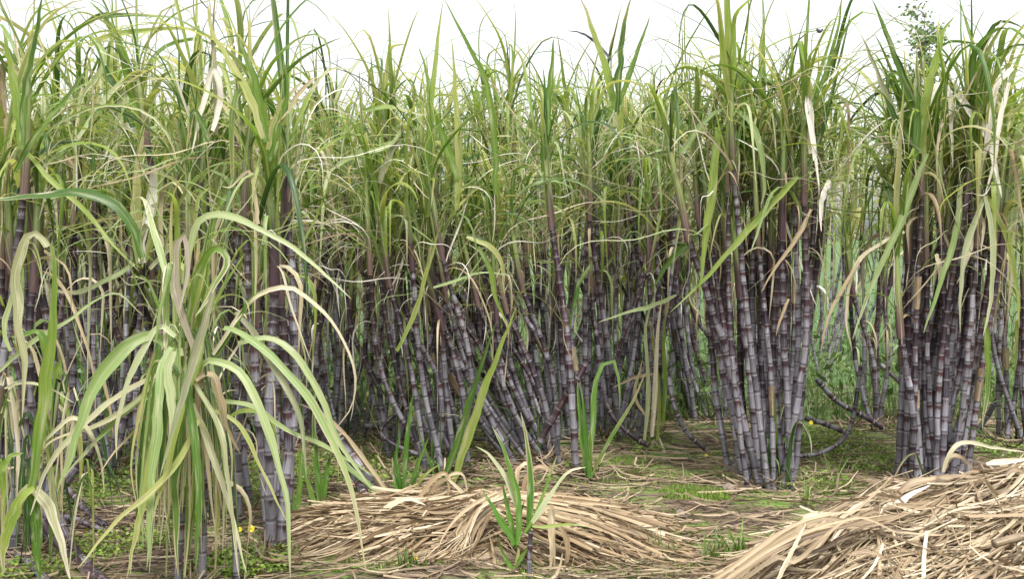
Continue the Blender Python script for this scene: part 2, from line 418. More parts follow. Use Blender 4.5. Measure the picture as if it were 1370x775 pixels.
def cane_arrays(path, r0, r1, rng, sides=8, joint=(0.125, 0.055), near=True, age0=0.0, age1=1.0):
    n = 40
    P = spline(path, n)
    s = np.concatenate([[0], np.cumsum(np.linalg.norm(np.diff(P, axis=0), axis=1))])
    L = s[-1]
    prof = PROFILE if near else PROFILE_FAR
    cuts = [0.0]
    while cuts[-1] < L - 0.02:
        f = cuts[-1] / L
        cuts.append(cuts[-1] + (joint[0] * (1 - f) + joint[1] * f) * rng.uniform(.78, 1.2) * (0.6 if f < .06 else 1))
    cuts[-1] = L
    pos, rad, vv, tone, age = [], [], [], [], []
    for i in range(len(cuts) - 1):
        a, b = cuts[i], cuts[i + 1]
        tn = rng.uniform()
        f = (a + b) / 2 / L
        for (v, m) in prof:
            pos.append(a + (b - a) * v); rad.append((r0 * (1 - f) + r1 * f) * m * rng.uniform(.985, 1.015)); vv.append(v); tone.append(tn); age.append(age0 + (age1 - age0) * f)
    pos.append(L); rad.append(r1 * .8); vv.append(1.0); tone.append(tone[-1]); age.append(age[-1])
    pos = np.array(pos); rad = np.array(rad)
    C = np.stack([np.interp(pos, s, P[:, k]) for k in range(3)], 1)
    # little zigzag from node to node
    zz = rng.normal(0, r0 * .11, (len(cuts), 3))
    C += np.stack([np.interp(pos, cuts, zz[:, k]) for k in range(3)], 1)
    T = norm(np.gradient(C, axis=0) + np.gradient(np.stack([np.interp(pos, s, P[:, k]) for k in range(3)], 1), axis=0))
    ref = np.array([0., 1., 0.]) if abs(T[:, 1]).mean() < .6 else np.array([1., 0, 0])
    A = norm(np.cross(T, ref)); B = np.cross(A, T)
    th = np.linspace(0, 2 * math.pi, sides, endpoint=False) + rng.uniform(0, 1)
    V = C[:, None, :] + rad[:, None, None] * (np.cos(th)[None, :, None] * A[:, None, :] + np.sin(th)[None, :, None] * B[:, None, :])
    m = len(C)
    V = V.reshape(-1, 3)
    uu = np.abs(np.linspace(-1, 1, sides, endpoint=False))
    UV = np.stack([np.tile(uu, m), np.repeat(vv, sides)], 1)
    i = np.arange(m - 1)[:, None] * sides; j = np.arange(sides)[None, :]; k = (j + 1) % sides
    Q = np.stack([i + j, i + k, i + sides + k, i + sides + j], -1).reshape(-1, 4)
    # closing caps as a last ring collapsed to the axis
    V = np.vstack([V, C[:1], C[-1:]])
    UV = np.vstack([UV, [[0, .5]], [[0, .5]]])
    c0, c1 = m * sides, m * sides + 1
    jj = np.arange(0, sides, 2)
    q0 = np.stack([np.full(len(jj), c0), (jj + 2) % sides, (jj + 1) % sides, jj], 1)
    b = (m - 1) * sides
    q1 = np.stack([np.full(len(jj), c1), b + jj, b + (jj + 1) % sides, b + (jj + 2) % sides], 1)
    Q = np.vstack([Q, q0, q1])
    tone = np.concatenate([np.repeat(tone, sides), [tone[0], tone[-1]]]); age = np.concatenate([np.repeat(age, sides), [age[0], age[-1]]])
    return V, Q, UV, {'tone': tone, 'age': age}, C, cuts, s, P

def tube_arrays(path, radii, sides=7):
    C = np.asarray(path, float); m = len(C)
    T = norm(np.gradient(C, axis=0))
    ref = np.array([0., 1., 0.]) if abs(T[:, 1]).mean() < .6 else np.array([1., 0, 0])
    A = norm(np.cross(T, ref)); B = np.cross(A, T)
    th = np.linspace(0, 2 * math.pi, sides, endpoint=False)
    r = np.asarray(radii, float)
    V = (C[:, None, :] + r[:, None, None] * (np.cos(th)[None, :, None] * A[:, None, :] + np.sin(th)[None, :, None] * B[:, None, :])).reshape(-1, 3)
    UV = np.stack([np.tile(np.abs(np.linspace(-1, 1, sides, endpoint=False)), m), np.repeat(np.linspace(0, 1, m), sides)], 1)
    i = np.arange(m - 1)[:, None] * sides; j = np.arange(sides)[None, :]; k = (j + 1) % sides
    Q = np.stack([i + j, i + k, i + sides + k, i + sides + j], -1).reshape(-1, 4)
    return V, Q, UV

def place_leaf(parent, pos, kind, az, tilt=(0, 0), scale=1.0, mname=None):
    mname = mname or pick(ODDS[kind])
    me = random.choice(LEAF[kind, mname])
    o = link("leaf", me, parent, pos)
    o.rotation_euler = (tilt[0], tilt[1], az)
    o.scale = (scale,) * 3
    return o

def make_stalk(root, base, path, rng, r=0.02, sheath=0.4, leaves=8, dry=2, near=True, scale=1.0, mix=None, joint=(.125, .055), crown=True, wisps=6, dlow=.35):
    """one cane: jointed rind, the leaf sheath round its young top and the leaves that come out of it"""
    rp = np.asarray(path) - base
    V, Q, UV, at_, C, cuts, s, P = cane_arrays(rp - rp[0], r, r * .82, rng, 8 if near else 6, joint, near)
    me = mk_mesh("cane_rind", V, Q, UV, M['cane'], at_)
    st = link("stalk", me, root, rp[0])
    if near and rng.uniform() < .1:         # a dead sheath still wrapped round two joints
        a = rng.uniform(.3, .75) * s[-1]; q = np.linspace(a, min(a + rng.uniform(.08, .2), s[-1]), 5)
        pp = np.stack([np.interp(q, s, P[:, k]) for k in range(3)], 1)
        link("dead_sheath", mk_mesh("dead_sheath", *tube_arrays(pp, r * np.array([1.02, 1.14, 1.17, 1.2, 1.34]), 8), M['litter']), st)
    if not crown: return st
    top = P[-1]; d = norm(P[-1] - P[-4])
    up = norm(d * .75 + np.array([0, 0, .5]))
    t = np.linspace(0, 1, 9)
    sp = top + np.outer(t * sheath, up) + np.outer(t ** 2 * sheath, rng.normal(0, .04, 3) * [1, 1, 0]) - up * .03
    rad = r * np.array([.98, 1.02, .98, .95, .9, .84, .75, .62, .4])
    link("leaf_sheath", mk_mesh("leaf_sheath", *tube_arrays(sp, rad, 7), M['sheath']), st)
    az0 = rng.uniform(0, 6.28)
    tx, ty = -math.asin(max(-1, min(1, up[1]))) * .6, math.asin(max(-1, min(1, up[0]))) * .6
    mix = mix or [('erect', .2), ('arch', .5), ('limp', .3)]
    for i in range(leaves):
        f = (i + rng.uniform(0, .8)) / leaves
        h = .56 + .42 * f
        p = np.array([np.interp(h, t, sp[:, k]) for k in range(3)])
        if f > .72: kind = 'erect' if rng.uniform() < .68 else 'arch'
        else: kind = pick(mix)
        az = az0 + math.pi * (i % 2) + rng.normal(0, .45)
        place_leaf(st, p, kind, az, (tx, ty), scale * rng.uniform(.72, 1.05) * (.78 + .22 * (1 - abs(f - .5))))
    for i in range(wisps):
        h = rng.uniform(-.25, .95) * sheath
        p = top + up * h
        place_leaf(st, p, 'wisp', rng.uniform(0, 6.28), (tx, ty), scale * rng.uniform(.7, 1.1))
    for i in range(dry):
        h = rng.uniform(dlow, 1.0) * s[-1] + rng.uniform(0, .6) * sheath
        if h < s[-1]: p = np.array([np.interp(h, s, P[:, k]) for k in range(3)])
        else: p = top + up * (h - s[-1])
        place_leaf(st, p, 'dry' if rng.uniform() < .75 else 'limp', rng.uniform(0, 6.28), (0, 0), scale * rng.uniform(.6, 1.0))
    return st

def plant_root(name, base, label, cat, group=None):
    o = link(name, None, None, base)
    o.empty_display_size = .2
    return tag(o, label, cat, group)

CLUMPS = {}
def cane_clump(key, label, base, bw, top, tw, n, depth=.4, r=.02, sheath=(.42, .68), leaves=8, dry=3, near=True, jit=45, seed=0, scale=1.0, mix=None, Y=None, bow=.085, suckers=0, group="clumps of sugar cane growing in the field", joint=(.125, .055), dlow=.5, lean_sd=.42):
    rng = np.random.default_rng(1000 + seed)
    B = ground(*base) if Y is None else at(base[0], base[1], Y)
    if Y is not None: B[2] = gz(B[0], B[1])
    root = plant_root("sugar_cane", B, label, "sugar cane", group)
    CLUMPS[key] = (root, B)
    k = B[1] / FPX
    for i in range(n):
        u = (i + .5) / n * 2 - 1 + rng.normal(0, .16)
        dz = rng.uniform(-.5, .5) * depth
        p0 = np.array([B[0] + (u * bw + rng.normal(0, bw * .25)) * k, B[1] + dz + depth * .3, 0.0])
        p0[2] = gz(p0[0], p0[1]) - .02
        tp = at(top[0] + u * tw + rng.normal(0, tw * lean_sd), top[1] + rng.normal(0, jit), B[1] + dz * 1.4 + depth * .3 + rng.normal(0, .08))
        mid = p0 * .5 + tp * .5
        lean = (tp - p0) * [1, 1, 0]
        mid = mid + lean * rng.uniform(.03, .16) + rng.normal(0, bow, 3) * [1, .6, 0]
        make_stalk(root, B, [p0, mid, tp], rng, r * rng.uniform(.78, 1.17), rng.uniform(*sheath), leaves, dry, near, scale, mix, joint, True, 6, dlow)
    for i in range(suckers):
        p = np.array([rng.uniform(-bw, bw) * k, rng.uniform(-.25, .3) * depth, .0])
        sc_ = rng.uniform(.35, .75)
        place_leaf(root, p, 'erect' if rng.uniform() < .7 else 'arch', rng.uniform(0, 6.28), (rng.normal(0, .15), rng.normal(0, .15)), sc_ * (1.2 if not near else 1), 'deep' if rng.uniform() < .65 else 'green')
    return root, B

# leaf drawn from points seen in the photograph, each at its own distance
def leaf_at(root, B, pts, Y, wpx, mname='leaf', Y1=None, label=None, face=None, n=24, flat=False, roll=0.0, wob=.25):
    Y1 = Y if Y1 is None else Y1
    m = len(pts)
    W = [at(px, py, Y + (Y1 - Y) * i / max(m - 1, 1)) for i, (px, py) in enumerate(pts)]
    path = spline(np.array(W), n)
    T = norm(np.gradient(path, axis=0))
    view = norm(np.array([0, 0, CAM_H]) - path)
    nrm = norm(view + np.array([0, -.1, .55]))
    t = np.linspace(0, 1, n)[:, None]
    side = norm(np.cross(T, nrm))
    ang = roll + wob * np.sin(t * 5 + random.uniform(0, 6))
    side = side * np.cos(ang) + np.cross(T, side) * np.sin(ang)
    for i in range(1, n):           # keep the blade from flipping over at a bend
        if (side[i] * side[i - 1]).sum() < 0: side[i] *= -1
    w = wpx * Y / FPX * 1.08
    w *= .62 if root is CLUMPS.get('L0', (None,))[0] else .8
    wid = np.full(n, w) * np.interp(np.linspace(0, 1, n), [0, .1, .9, 1], [.7, 1, .95, .9]) if flat else blade_width(n, w, .6, .35, .7)
    rag = np.convolve(np.random.default_rng(int(abs(path[0, 0] * 1e4)) + m).normal(0, 1, n + 2), [.25, .5, .25], 'valid')
    wid = wid * (1 + .13 * rag)
    path = path + side * (w * .10 * np.roll(rag, 3))[:, None]
    V, Q, UV = ribbon(path - path[0], wid, side, .1 + .25 * random.random())
    o = link("leaf", mk_mesh("leaf_blade", V, Q, UV, M[mname]), root, path[0] - B)
    if label: o['label'] = label
    return o

# ================================================================ SETTING
def build_ground():
    xs = np.concatenate([[-900, -300, -100, -40, -20, -12], np.arange(-8, 8.01, .07), [12, 20, 40, 100, 300, 900]])
    ys = np.concatenate([[-40, -10, 0, 2], np.arange(3, 12.01, .07), [14, 18, 25, 40, 80, 200, 500, 1500]])
    X, Y = np.meshgrid(xs, ys)
    Z = gz(X, Y)
    near = (np.abs(X) < 8.1) & (Y > 2.9) & (Y < 12.1)
    Z = Z + near * (RNG.normal(0, .007, Z.shape) + .012 * np.sin(9 * X + 3 * Y) * np.sin(11 * Y - 4 * X) + .008 * np.sin(23 * X) * np.sin(19 * Y + 7 * X))
    V = np.stack([X, Y, Z], -1).reshape(-1, 3)
    nx, ny = len(xs), len(ys)
    i = np.arange(ny - 1)[:, None] * nx + np.arange(nx - 1)[None, :]
    Q = np.stack([i, i + 1, i + nx + 1, i + nx], -1).reshape(-1, 4)
    o = link("ground", mk_mesh("ground", V, Q, None, M['soil']))
    tag(o, "brown field soil with mossy green patches under the cane", None, None, 'structure')
build_ground()

# ================================================================ SUGAR CANE, front clumps
G = "clumps of sugar cane growing in the field"
HIGH = [('erect', .34), ('arch', .54), ('limp', .12)]
A = cane_clump('A', "big clump of bare grey and purple canes standing in front of the mossy gap", (1033, 650), 34, (1017, 315), 80, 44, .5, r=.0205, seed=1, mix=HIGH, jit=42, suckers=26, lean_sd=.24, bow=.04, leaves=7, dlow=.85, dry=1)
Bc = cane_clump('B', "clump of thick pale grey canes right behind the larger straw heap, leaning right", (1245, 654), 34, (1280, 325), 58, 40, .5, r=.0205, seed=2, mix=HIGH, jit=40, suckers=8, lean_sd=.24, bow=.04, leaves=7, dlow=.85, dry=1)
Cc = cane_clump('C', "clump of thin grey canes close behind the left side of the biggest bare clump", (948, 566), 30, (918, 335), 50, 18, .6, r=.019, seed=3, mix=HIGH, dry=2, dlow=.8, scale=.9, suckers=9, jit=50)
D = cane_clump('D', "small group of dark canes beyond the green weeds between the two big right clumps", (1178, 575), 14, (1165, 370), 34, 6, .4, seed=4, jit=30, leaves=8)
E = cane_clump('E', "canes at the right edge of the photo rising behind the straw heap", (1362, 598), 26, (1352, 370), 38, 9, .5, seed=5, suckers=3, jit=40, leaves=9)
F = cane_clump('F', "tall dense clump of upright dark canes near the middle of the photo", (800, 590), 58, (812, 330), 70, 36, .7, r=.019, seed=6, mix=HIGH, dry=2, dlow=.8, scale=.9, suckers=16, jit=60, leaves=7)
F2 = cane_clump('H', "single thick purple cane crossing in front of the tall middle clump", (772, 640), 3, (738, 300), 2, 1, .05, r=.022, seed=7, jit=4, bow=.03, leaves=8)
Gc = cane_clump('G', "clump whose grey canes fan out leftward from behind the middle of the straw bundle", (715, 622), 34, (628, 400), 50, 30, .6, r=.0185, seed=8, mix=HIGH, dry=2, dlow=.8, scale=.9, jit=40, suckers=12, leaves=6)
Hc = cane_clump('I', "clump of straight pale canes behind the left half of the straw bundle", (598, 638), 26, (556, 365), 38, 20, .6, r=.0185, seed=9, mix=HIGH, dry=2, dlow=.8, scale=.9, jit=45, suckers=12, leaves=7)
I = cane_clump('J', "slim group of pinkish grey canes beside the leaning old trunk-like stalks", (523, 612), 12, (518, 335), 22, 7, .35, r=.0185, seed=10, mix=HIGH, jit=45, suckers=3, leaves=8)
K = cane_clump('K', "tall canes with purple sheaths just right of the limp leaf fountain", (362, 752), 12, (366, 345), 26, 6, .3, r=.0225, seed=11, jit=55, sheath=(.45, .7), leaves=8, dry=3, bow=.03)
K2 = cane_clump('L', "grey canes half hidden by the right side of the limp leaf fountain", (290, 700), 26, (280, 330), 42, 13, .5, seed=12, suckers=8, jit=55, leaves=8)
Mc = cane_clump('M', "dark purple canes cut by the left edge of the photo", (22, 742), 26, (18, 330), 34, 9, .4, r=.022, seed=13, suckers=14, jit=55, leaves=7, dry=3, mix=[('erect', .3), ('arch', .45), ('limp', .25)])
N1 = cane_clump('N', "dark canes crowded behind the left edge plants, above the green clover", (120, 640), 52, (95, 350), 76, 26, .8, seed=14, suckers=26, jit=60, leaves=8)
N2 = cane_clump('O', "dark canes directly behind the head of the limp leaf fountain", (215, 625), 40, (212, 330), 52, 20, .7, seed=15, suckers=14, jit=60, leaves=8)
O1 = cane_clump('P', "thin canes behind the arching tan leaf loop, left of the straight pale canes", (440, 598), 42, (430, 350), 48, 18, .7, r=.018, seed=16, jit=50, suckers=14, leaves=8)
O2 = cane_clump('Q', "canes behind the tall purple sheathed pair on the left", (335, 610), 36, (325, 335), 44, 16, .6, seed=17, suckers=14, jit=50, leaves=8)
F3 = cane_clump('R', "sparse canes in the gap just right of the tall middle clump", (872, 556), 26, (865, 350), 32, 12, .5, seed=18, suckers=10, jit=40, leaves=7)
G2 = cane_clump('S', "tall dark canes rising behind the left fanning clump", (672, 556), 36, (668, 285), 36, 15, .6, seed=19, suckers=14, jit=50, leaves=8)

# back rows: nothing tells these from each other
BACK = "sugar cane in the dense rows behind the front clumps, only leafy tops and stalks showing"
brng = np.random.default_rng(5)
spots = [(-1, 10.0, 30), (-1, 10.2, 110), (-1, 9.9, 205), (-1, 10.4, 290), (-1, 9.8, 375), (-1, 10.2, 470), (-1, 9.9, 560), (-1, 10.4, 640), (-1, 10.3, 720), (-1, 10.6, 790), (-1, 10.2, 880), (-1, 10.6, 985), (-1, 11.2, 1080), (-1, 10.8, 1305),
         (-1, 12.2, 60), (-1, 12.6, 160), (-1, 12.2, 250), (-1, 12.8, 345), (-1, 12.3, 440), (-1, 12.7, 530), (-1, 12.4, 610), (-1, 13.0, 700), (-1, 12.6, 840), (-1, 13.2, 930), (-1, 12.6, 1365), (-1, 13.0, 1230), (-1, 13.4, 1140)]
for i, (_, y, px) in enumerate(spots):
    cane_clump(f'back{i}', BACK, (px, 500), 36, (px + brng.normal(0, 14), 282 + brng.normal(0, 12)), 42, 8, .7, seed=100 + i, Y=y, near=False, leaves=10, dry=3, jit=24, suckers=16, sheath=(.42, .68), scale=1.0,
               group="sugar cane in the back rows", r=.02)

# ---------------------------------------------------------------- limp foreground plant
def fountain():
    B = at(243, 790, 4.55); B[2] = gz(B[0], B[1])
    root = plant_root("sugar_cane", B, "young cane in the left foreground with pale limp leaves hanging like a fountain", "sugar cane", G)
    CLUMPS['L0'] = (root, B)
    rng = np.random.default_rng(77)
    for (bx, tx, ty, yy) in ((236, 238, 520, 4.5), (270, 262, 500, 4.6), (318, 288, 540, 4.7)):
        p0 = at(bx, 785, yy); p0[2] = 0
        tp = at(tx, ty, yy)
        make_stalk(root, B, [p0, (p0 + tp) / 2 + [.02, 0, 0], tp], rng, .017, .42, 4, 2, True, .8, [('erect', .5), ('limp', .5)], (.1, .06))
    L = lambda pts, Y, w, m='leaf', Y1=None, **k: leaf_at(root, B, pts, Y, w, m, Y1, **k)
    L([(236, 470), (205, 449), (165, 468), (125, 525), (95, 610), (78, 660)], 4.3, 26, 'pale', 4.15)
    L([(230, 465), (216, 490), (213, 540), (204, 640), (197, 762)], 4.25, 19, 'pale', 4.1)
    L([(232, 470), (225, 498), (231, 561), (226, 640)], 4.2, 19, 'pale', 4.15)
    L([(275, 430), (262, 490), (241, 551), (221, 640), (200, 705)], 4.2, 16, 'leaf', 4.1)
    L([(248, 500), (257, 561), (265, 640), (262, 767)], 4.15, 17, 'green', 4.05)
    L([(240, 520), (240, 570), (234, 660), (238, 772)], 4.3, 20, 'green', 4.2)
    L([(226, 540), (205, 600), (188, 690), (168, 775)], 4.4, 18, 'leaf', 4.3)
    L([(255, 500), (264, 519), (295, 580), (307, 667), (320, 775)], 4.2, 12, 'fade', 4.05)
    L([(258, 540), (285, 610), (312, 700), (330, 768)], 4.25, 13, 'fade', 4.1)
    L([(265, 500), (279, 483), (322, 500), (352, 561), (381, 657), (389, 775)], 4.2, 17, 'pale', 4.0)
    L([(298, 440), (324, 448), (372, 486), (423, 551), (468, 650), (489, 768)], 4.3, 17, 'pale', 4.05)
    L([(318, 460), (360, 453), (396, 478), (430, 536), (452, 590), (498, 655)], 4.5, 17, 'pale', 4.45)
    L([(315, 418), (335, 440), (372, 500), (402, 560), (410, 640)], 4.6, 14, 'purple', 4.5)
    L([(284, 392), (262, 470), (242, 540), (214, 640)], 4.1, 17, 'purple', 4.05)
    L([(268, 560), (240, 615), (206, 655), (152, 702), (104, 762)], 4.2, 13, 'leaf', 4.0)
    L([(215, 500), (160, 530), (105, 575), (62, 630), (40, 690)], 4.4, 14, 'fade', 4.3)
    L([(225, 520), (175, 545), (120, 600), (85, 640)], 4.5, 12, 'pale', 4.45)
    L([(212, 500), (190, 530), (130, 570), (70, 590), (48, 620)], 4.5, 10, 'fade', 4.4)
    L([(280, 536), (340, 545), (380, 575), (440, 600), (505, 640)], 4.45, 12, 'pale', 4.7)
    L([(275, 545), (320, 570), (355, 640), (385, 700)], 4.4, 9, 'leaf', 4.3)
    L([(260, 470), (240, 408), (234, 345), (246, 318), (252, 360), (240, 420)], 4.25, 16, 'purple', 4.2, label="pinkish leaf standing up and bent at its tip")
    L([(250, 430), (262, 380), (276, 345), (292, 333), (304, 352), (282, 392), (262, 425)], 4.3, 17, 'green', 4.15, label="bright green leaf bent over in an arch")
    L([(252, 440), (262, 380), (275, 330), (283, 288)], 4.4, 9, 'green', 4.4)
    L([(246, 380), (262, 305), (284, 288), (309, 290), (341, 303), (385, 328), (423, 357), (470, 400)], 4.4, 15, 'pale', 4.25, label="long pale leaf arching to the right above the plant")
    L([(285, 475), (318, 424), (345, 395), (375, 385), (396, 388), (436, 421), (462, 462), (475, 506), (470, 545), (447, 576)], 4.4, 9, 'dry', 4.5, label="thin tan leaf bent into a wide loop")
    L([(284, 485), (318, 430), (334, 400), (358, 388)], 4.42, 9, 'green', 4.4)
    L([(225, 480), (222, 400), (228, 352), (222, 380), (205, 470)], 4.3, 12, 'pale', 4.2)
    L([(262, 560), (258, 640), (250, 710), (246, 778)], 4.5, 14, 'leaf', 4.45)
    L([(285, 500), (296, 560), (300, 650), (298, 740)], 4.6, 9, 'fade', 4.5)
    L([(210, 530), (207, 600), (203, 676)], 4.25, 9, 'leaf', 4.2)
    L([(222, 560), (205, 640), (180, 720), (175, 770)], 4.45, 8, 'fade', 4.4)
    L([(300, 560), (330, 550), (360, 558), (372, 600)], 4.6, 9, 'leaf', 4.6)
    for i in range(90):
        x0 = rng.uniform(205, 285); x1 = 245 + (x0 - 245) * rng.uniform(1.0, 2.2) + rng.normal(0, 8); ye = rng.uniform(600, 775); ys = rng.uniform(430, 530)
        L([(245 + (x0 - 245) * .3, ys + 12), (x0, ys), ((x0 * .35 + x1 * .65), ys + (ye - ys) * .35), (x1, ys + (ye - ys) * .7), (x1 + rng.normal(0, 7), ye)], rng.uniform(4.25, 4.6), rng.choice([3, 4, 6, 9, 13]), pick([('leaf', .25), ('green', .15), ('deep', .27), ('fade', .1), ('dry', .1), ('pale', .13)]))
    for i in range(10):
        x1 = rng.uniform(170, 330)
        L([(245 + rng.normal(0, 8), 500), (245 + (x1 - 245) * .35, 430), (245 + (x1 - 245) * .75, 370), (x1, rng.uniform(310, 400))], rng.uniform(4.3, 4.6), rng.uniform(4, 11), pick([('leaf', .5), ('green', .35), ('dry', .15)]))
    for x0, x1, w, mm in ((218, 200, 10, 'leaf'), (232, 222, 12, 'green'), (246, 250, 11, 'leaf'), (254, 276, 12, 'leaf'), (240, 213, 9, 'dry'), (262, 290, 9, 'dry'), (228, 186, 8, 'dry')):
        L([(x0 + 10, 470), (x0, 520), ((x0 + x1) / 2, 610), (x1, random.uniform(700, 775))], 4.45, w, mm, 4.4)
fountain()

# white topped blade plant behind it
def shoot_behind():
    B = ground(188, 690)
    root = plant_root("sugar_cane", B, "cane", "sugar cane", G)
    root['label'] = "slim cane topped by one bleached white folded leaf, just above the limp leaf fountain"
    rng = np.random.default_rng(78)
    p0 = B.copy(); tp = at(190, 370, B[1])
    st = make_stalk(root, B, [p0, (p0 + tp) / 2 + [-.03, 0, 0], tp], rng, .017, .2, 3, 1, True, .7)
    Y = B[1] - .1
    L = lambda pts, w, m, **k: leaf_at(root, B, pts, Y, w, m, **k)
    L([(190, 352), (193, 320), (200, 285), (203, 258), (204, 240), (204, 223)], 17, 'bleached', flat=True, label="bleached white folded leaf tip", wob=.9)
    L([(186, 358), (182, 300), (183, 240), (190, 190), (196, 150)], 16, 'leaf')
    L([(193, 350), (206, 310), (214, 260), (212, 215)], 12, 'leaf')
    L([(186, 360), (178, 320), (160, 285), (150, 271)], 11, 'green')
    L([(190, 345), (150, 372), (95, 392), (40, 378)], 9, 'pale')
    L([(200, 360), (230, 330), (262, 300), (300, 285)], 9, 'pale')
    L([(196, 300), (178, 330), (176, 360)], 9, 'purple')
shoot_behind()

# more photographed leaves, given to the plants they grow from
def extra(key, Y, rows, Y1=None):
    root, B = CLUMPS[key]
    for pts, w, m in rows:
        leaf_at(root, B, pts, Y + random.uniform(-.08, .08), w, m, Y1)

extra('M', 4.45, [
    ([(42, 655), (52, 590), (62, 506), (71, 410), (74, 345), (63, 318), (50, 312)], 18, 'leaf'),
    ([(64, 330), (48, 312), (32, 326), (20, 372), (25, 430), (33, 495), (28, 560)], 16, 'fade'),
    ([(20, 690), (38, 655), (60, 673), (80, 720), (94, 780)], 17, 'fade'),
    ([(46, 655), (28, 668), (12, 705), (3, 770)], 17, 'leaf'),
    ([(40, 660), (46, 690), (50, 730), (54, 780)], 17, 'green'),
    ([(-6, 645), (12, 614), (31, 606)], 13, 'leaf'),
    ([(-4, 500), (40, 460), (90, 430), (150, 393), (192, 422)], 7, 'pale'),
    ([(30, 195), (65, 238), (110, 278), (150, 325), (186, 363)], 8, 'leaf'),
    ([(6, 520), (30, 513), (62, 518), (100, 540)], 5, 'fade'),
    ([(30, 450), (52, 445), (62, 480), (58, 520)], 10, 'green'),
    ([(14, 470), (6, 440), (20, 380), (24, 345)], 8, 'pale'),
    ([(30, 200), (24, 140), (14, 90), (4, 40)], 15, 'leaf'),
    ([(30, 195), (34, 120), (48, 50), (56, -10)], 11, 'leaf'),
    ([(20, 230), (50, 180), (90, 130), (118, 85)], 10, 'leaf'),
    ([(60, 590), (100, 560), (130, 600), (140, 660)], 7, 'fade'),
])
leaf_at(*CLUMPS['M'], [(190, 345), (182, 312), (165, 285), (148, 270), (110, 258), (60, 262), (-20, 268)], 4.3, 16, 'green', label='broad level leaf reaching to the left edge', wob=.1)
for i in range(46):      # tangle of hanging blades in the lower left corner
    x0, y0 = RNG.uniform(-10, 130), RNG.uniform(470, 640)
    dx, ln = RNG.normal(0, 26), RNG.uniform(60, 190)
    key = 'M' if x0 < 70 else 'N'
    leaf_at(*CLUMPS[key], [(x0, y0 + 20), (x0 + dx * .3, y0), (x0 + dx * .7, y0 + ln * .4), (x0 + dx, y0 + ln)], RNG.uniform(4.5, 5.0), RNG.choice([3, 4, 6, 9]), pick([('leaf', .3), ('deep', .3), ('fade', .2), ('dry', .2)]), n=12)
extra('N', 6.2, [
    ([(100, 190), (128, 150), (160, 112), (172, 107), (215, 104), (262, 108)], 9, 'pale'),
    ([(150, 210), (160, 140), (168, 118), (158, 190), (152, 215)], 7, 'pale'),
    ([(118, 62), (150, 46), (200, 40), (250, 38), (290, 50)], 8, 'leaf'),
    ([(100, 40), (135, 22), (190, 20), (242, 24)], 9, 'green'),
    ([(190, 180), (172, 100), (150, 40), (118, 0)], 16, 'leaf'),
    ([(178, 170), (150, 110), (125, 70)], 14, 'green'),
    ([(185, 176), (165, 170), (148, 200), (140, 240)], 12, 'bleached'),
    ([(120, 45), (140, 80), (110, 130), (100, 180)], 8, 'pale'),
])
extra('K', 4.95, [
    ([(356, 190), (345, 130), (330, 80), (320, 48)], 17, 'green'),
    ([(352, 185), (335, 130), (305, 80), (283, 40), (278, 0)], 12, 'leaf'),
    ([(358, 200), (372, 150), (395, 118), (412, 105)], 10, 'leaf'),
    ([(360, 215), (372, 170), (385, 120), (380, 80)], 9, 'green'),
    ([(290, 180), (288, 100), (283, 40), (279, -10)], 8, 'purple'),
    ([(285, 175), (295, 130), (285, 90), (270, 150), (255, 205)], 10, 'bleached'),
    ([(280, 190), (262, 150), (255, 160), (250, 200)], 9, 'leaf'),
    ([(345, 300), (335, 230), (310, 250), (296, 250)], 7, 'dry'),
    ([(420, 104), (400, 125), (385, 150), (370, 165)], 6, 'dry'),
])
extra('A', 6.35, [
    ([(1066, 235), (1040, 265), (1013, 294), (977, 335), (935, 382), (895, 418)], 12, 'leaf'),
    ([(960, 170), (955, 240), (945, 320), (936, 395)], 13, 'leaf'),
    ([(1086, 205), (1080, 160), (1076, 118), (1075, 105)], 14, 'bleached'),
    ([(1090, 215), (1084, 165), (1082, 130), (1090, 195), (1096, 260)], 9, 'bleached'),
    ([(985, 148), (1005, 165), (1018, 200), (1022, 250), (1018, 280)], 10, 'pale'),
    ([(912, 205), (935, 170), (962, 148), (985, 150)], 9, 'pale'),
    ([(1085, 280), (1065, 320), (1040, 355), (1018, 392)], 7, 'dry'),
    ([(1110, 240), (1100, 270), (1098, 310)], 8, 'bleached'),
    ([(1055, 400), (1045, 425), (1038, 450)], 5, 'dry'),
    ([(1085, 200), (1082, 130), (1078, 70), (1075, 38)], 8, 'leaf'),
    ([(1070, 190), (1090, 120), (1108, 60), (1126, 0)], 6, 'leaf'),
    ([(1075, 160), (1100, 110), (1120, 40), (1128, -20)], 6, 'green'),
    ([(1068, 240), (1096, 190), (1120, 95), (1140, 10)], 7, 'green'),
    ([(1000, 100), (970, 75), (945, 80), (905, 90)], 6, 'pale'),
    ([(1150, 350), (1128, 385), (1108, 425), (1098, 470)], 6, 'dry'),
])
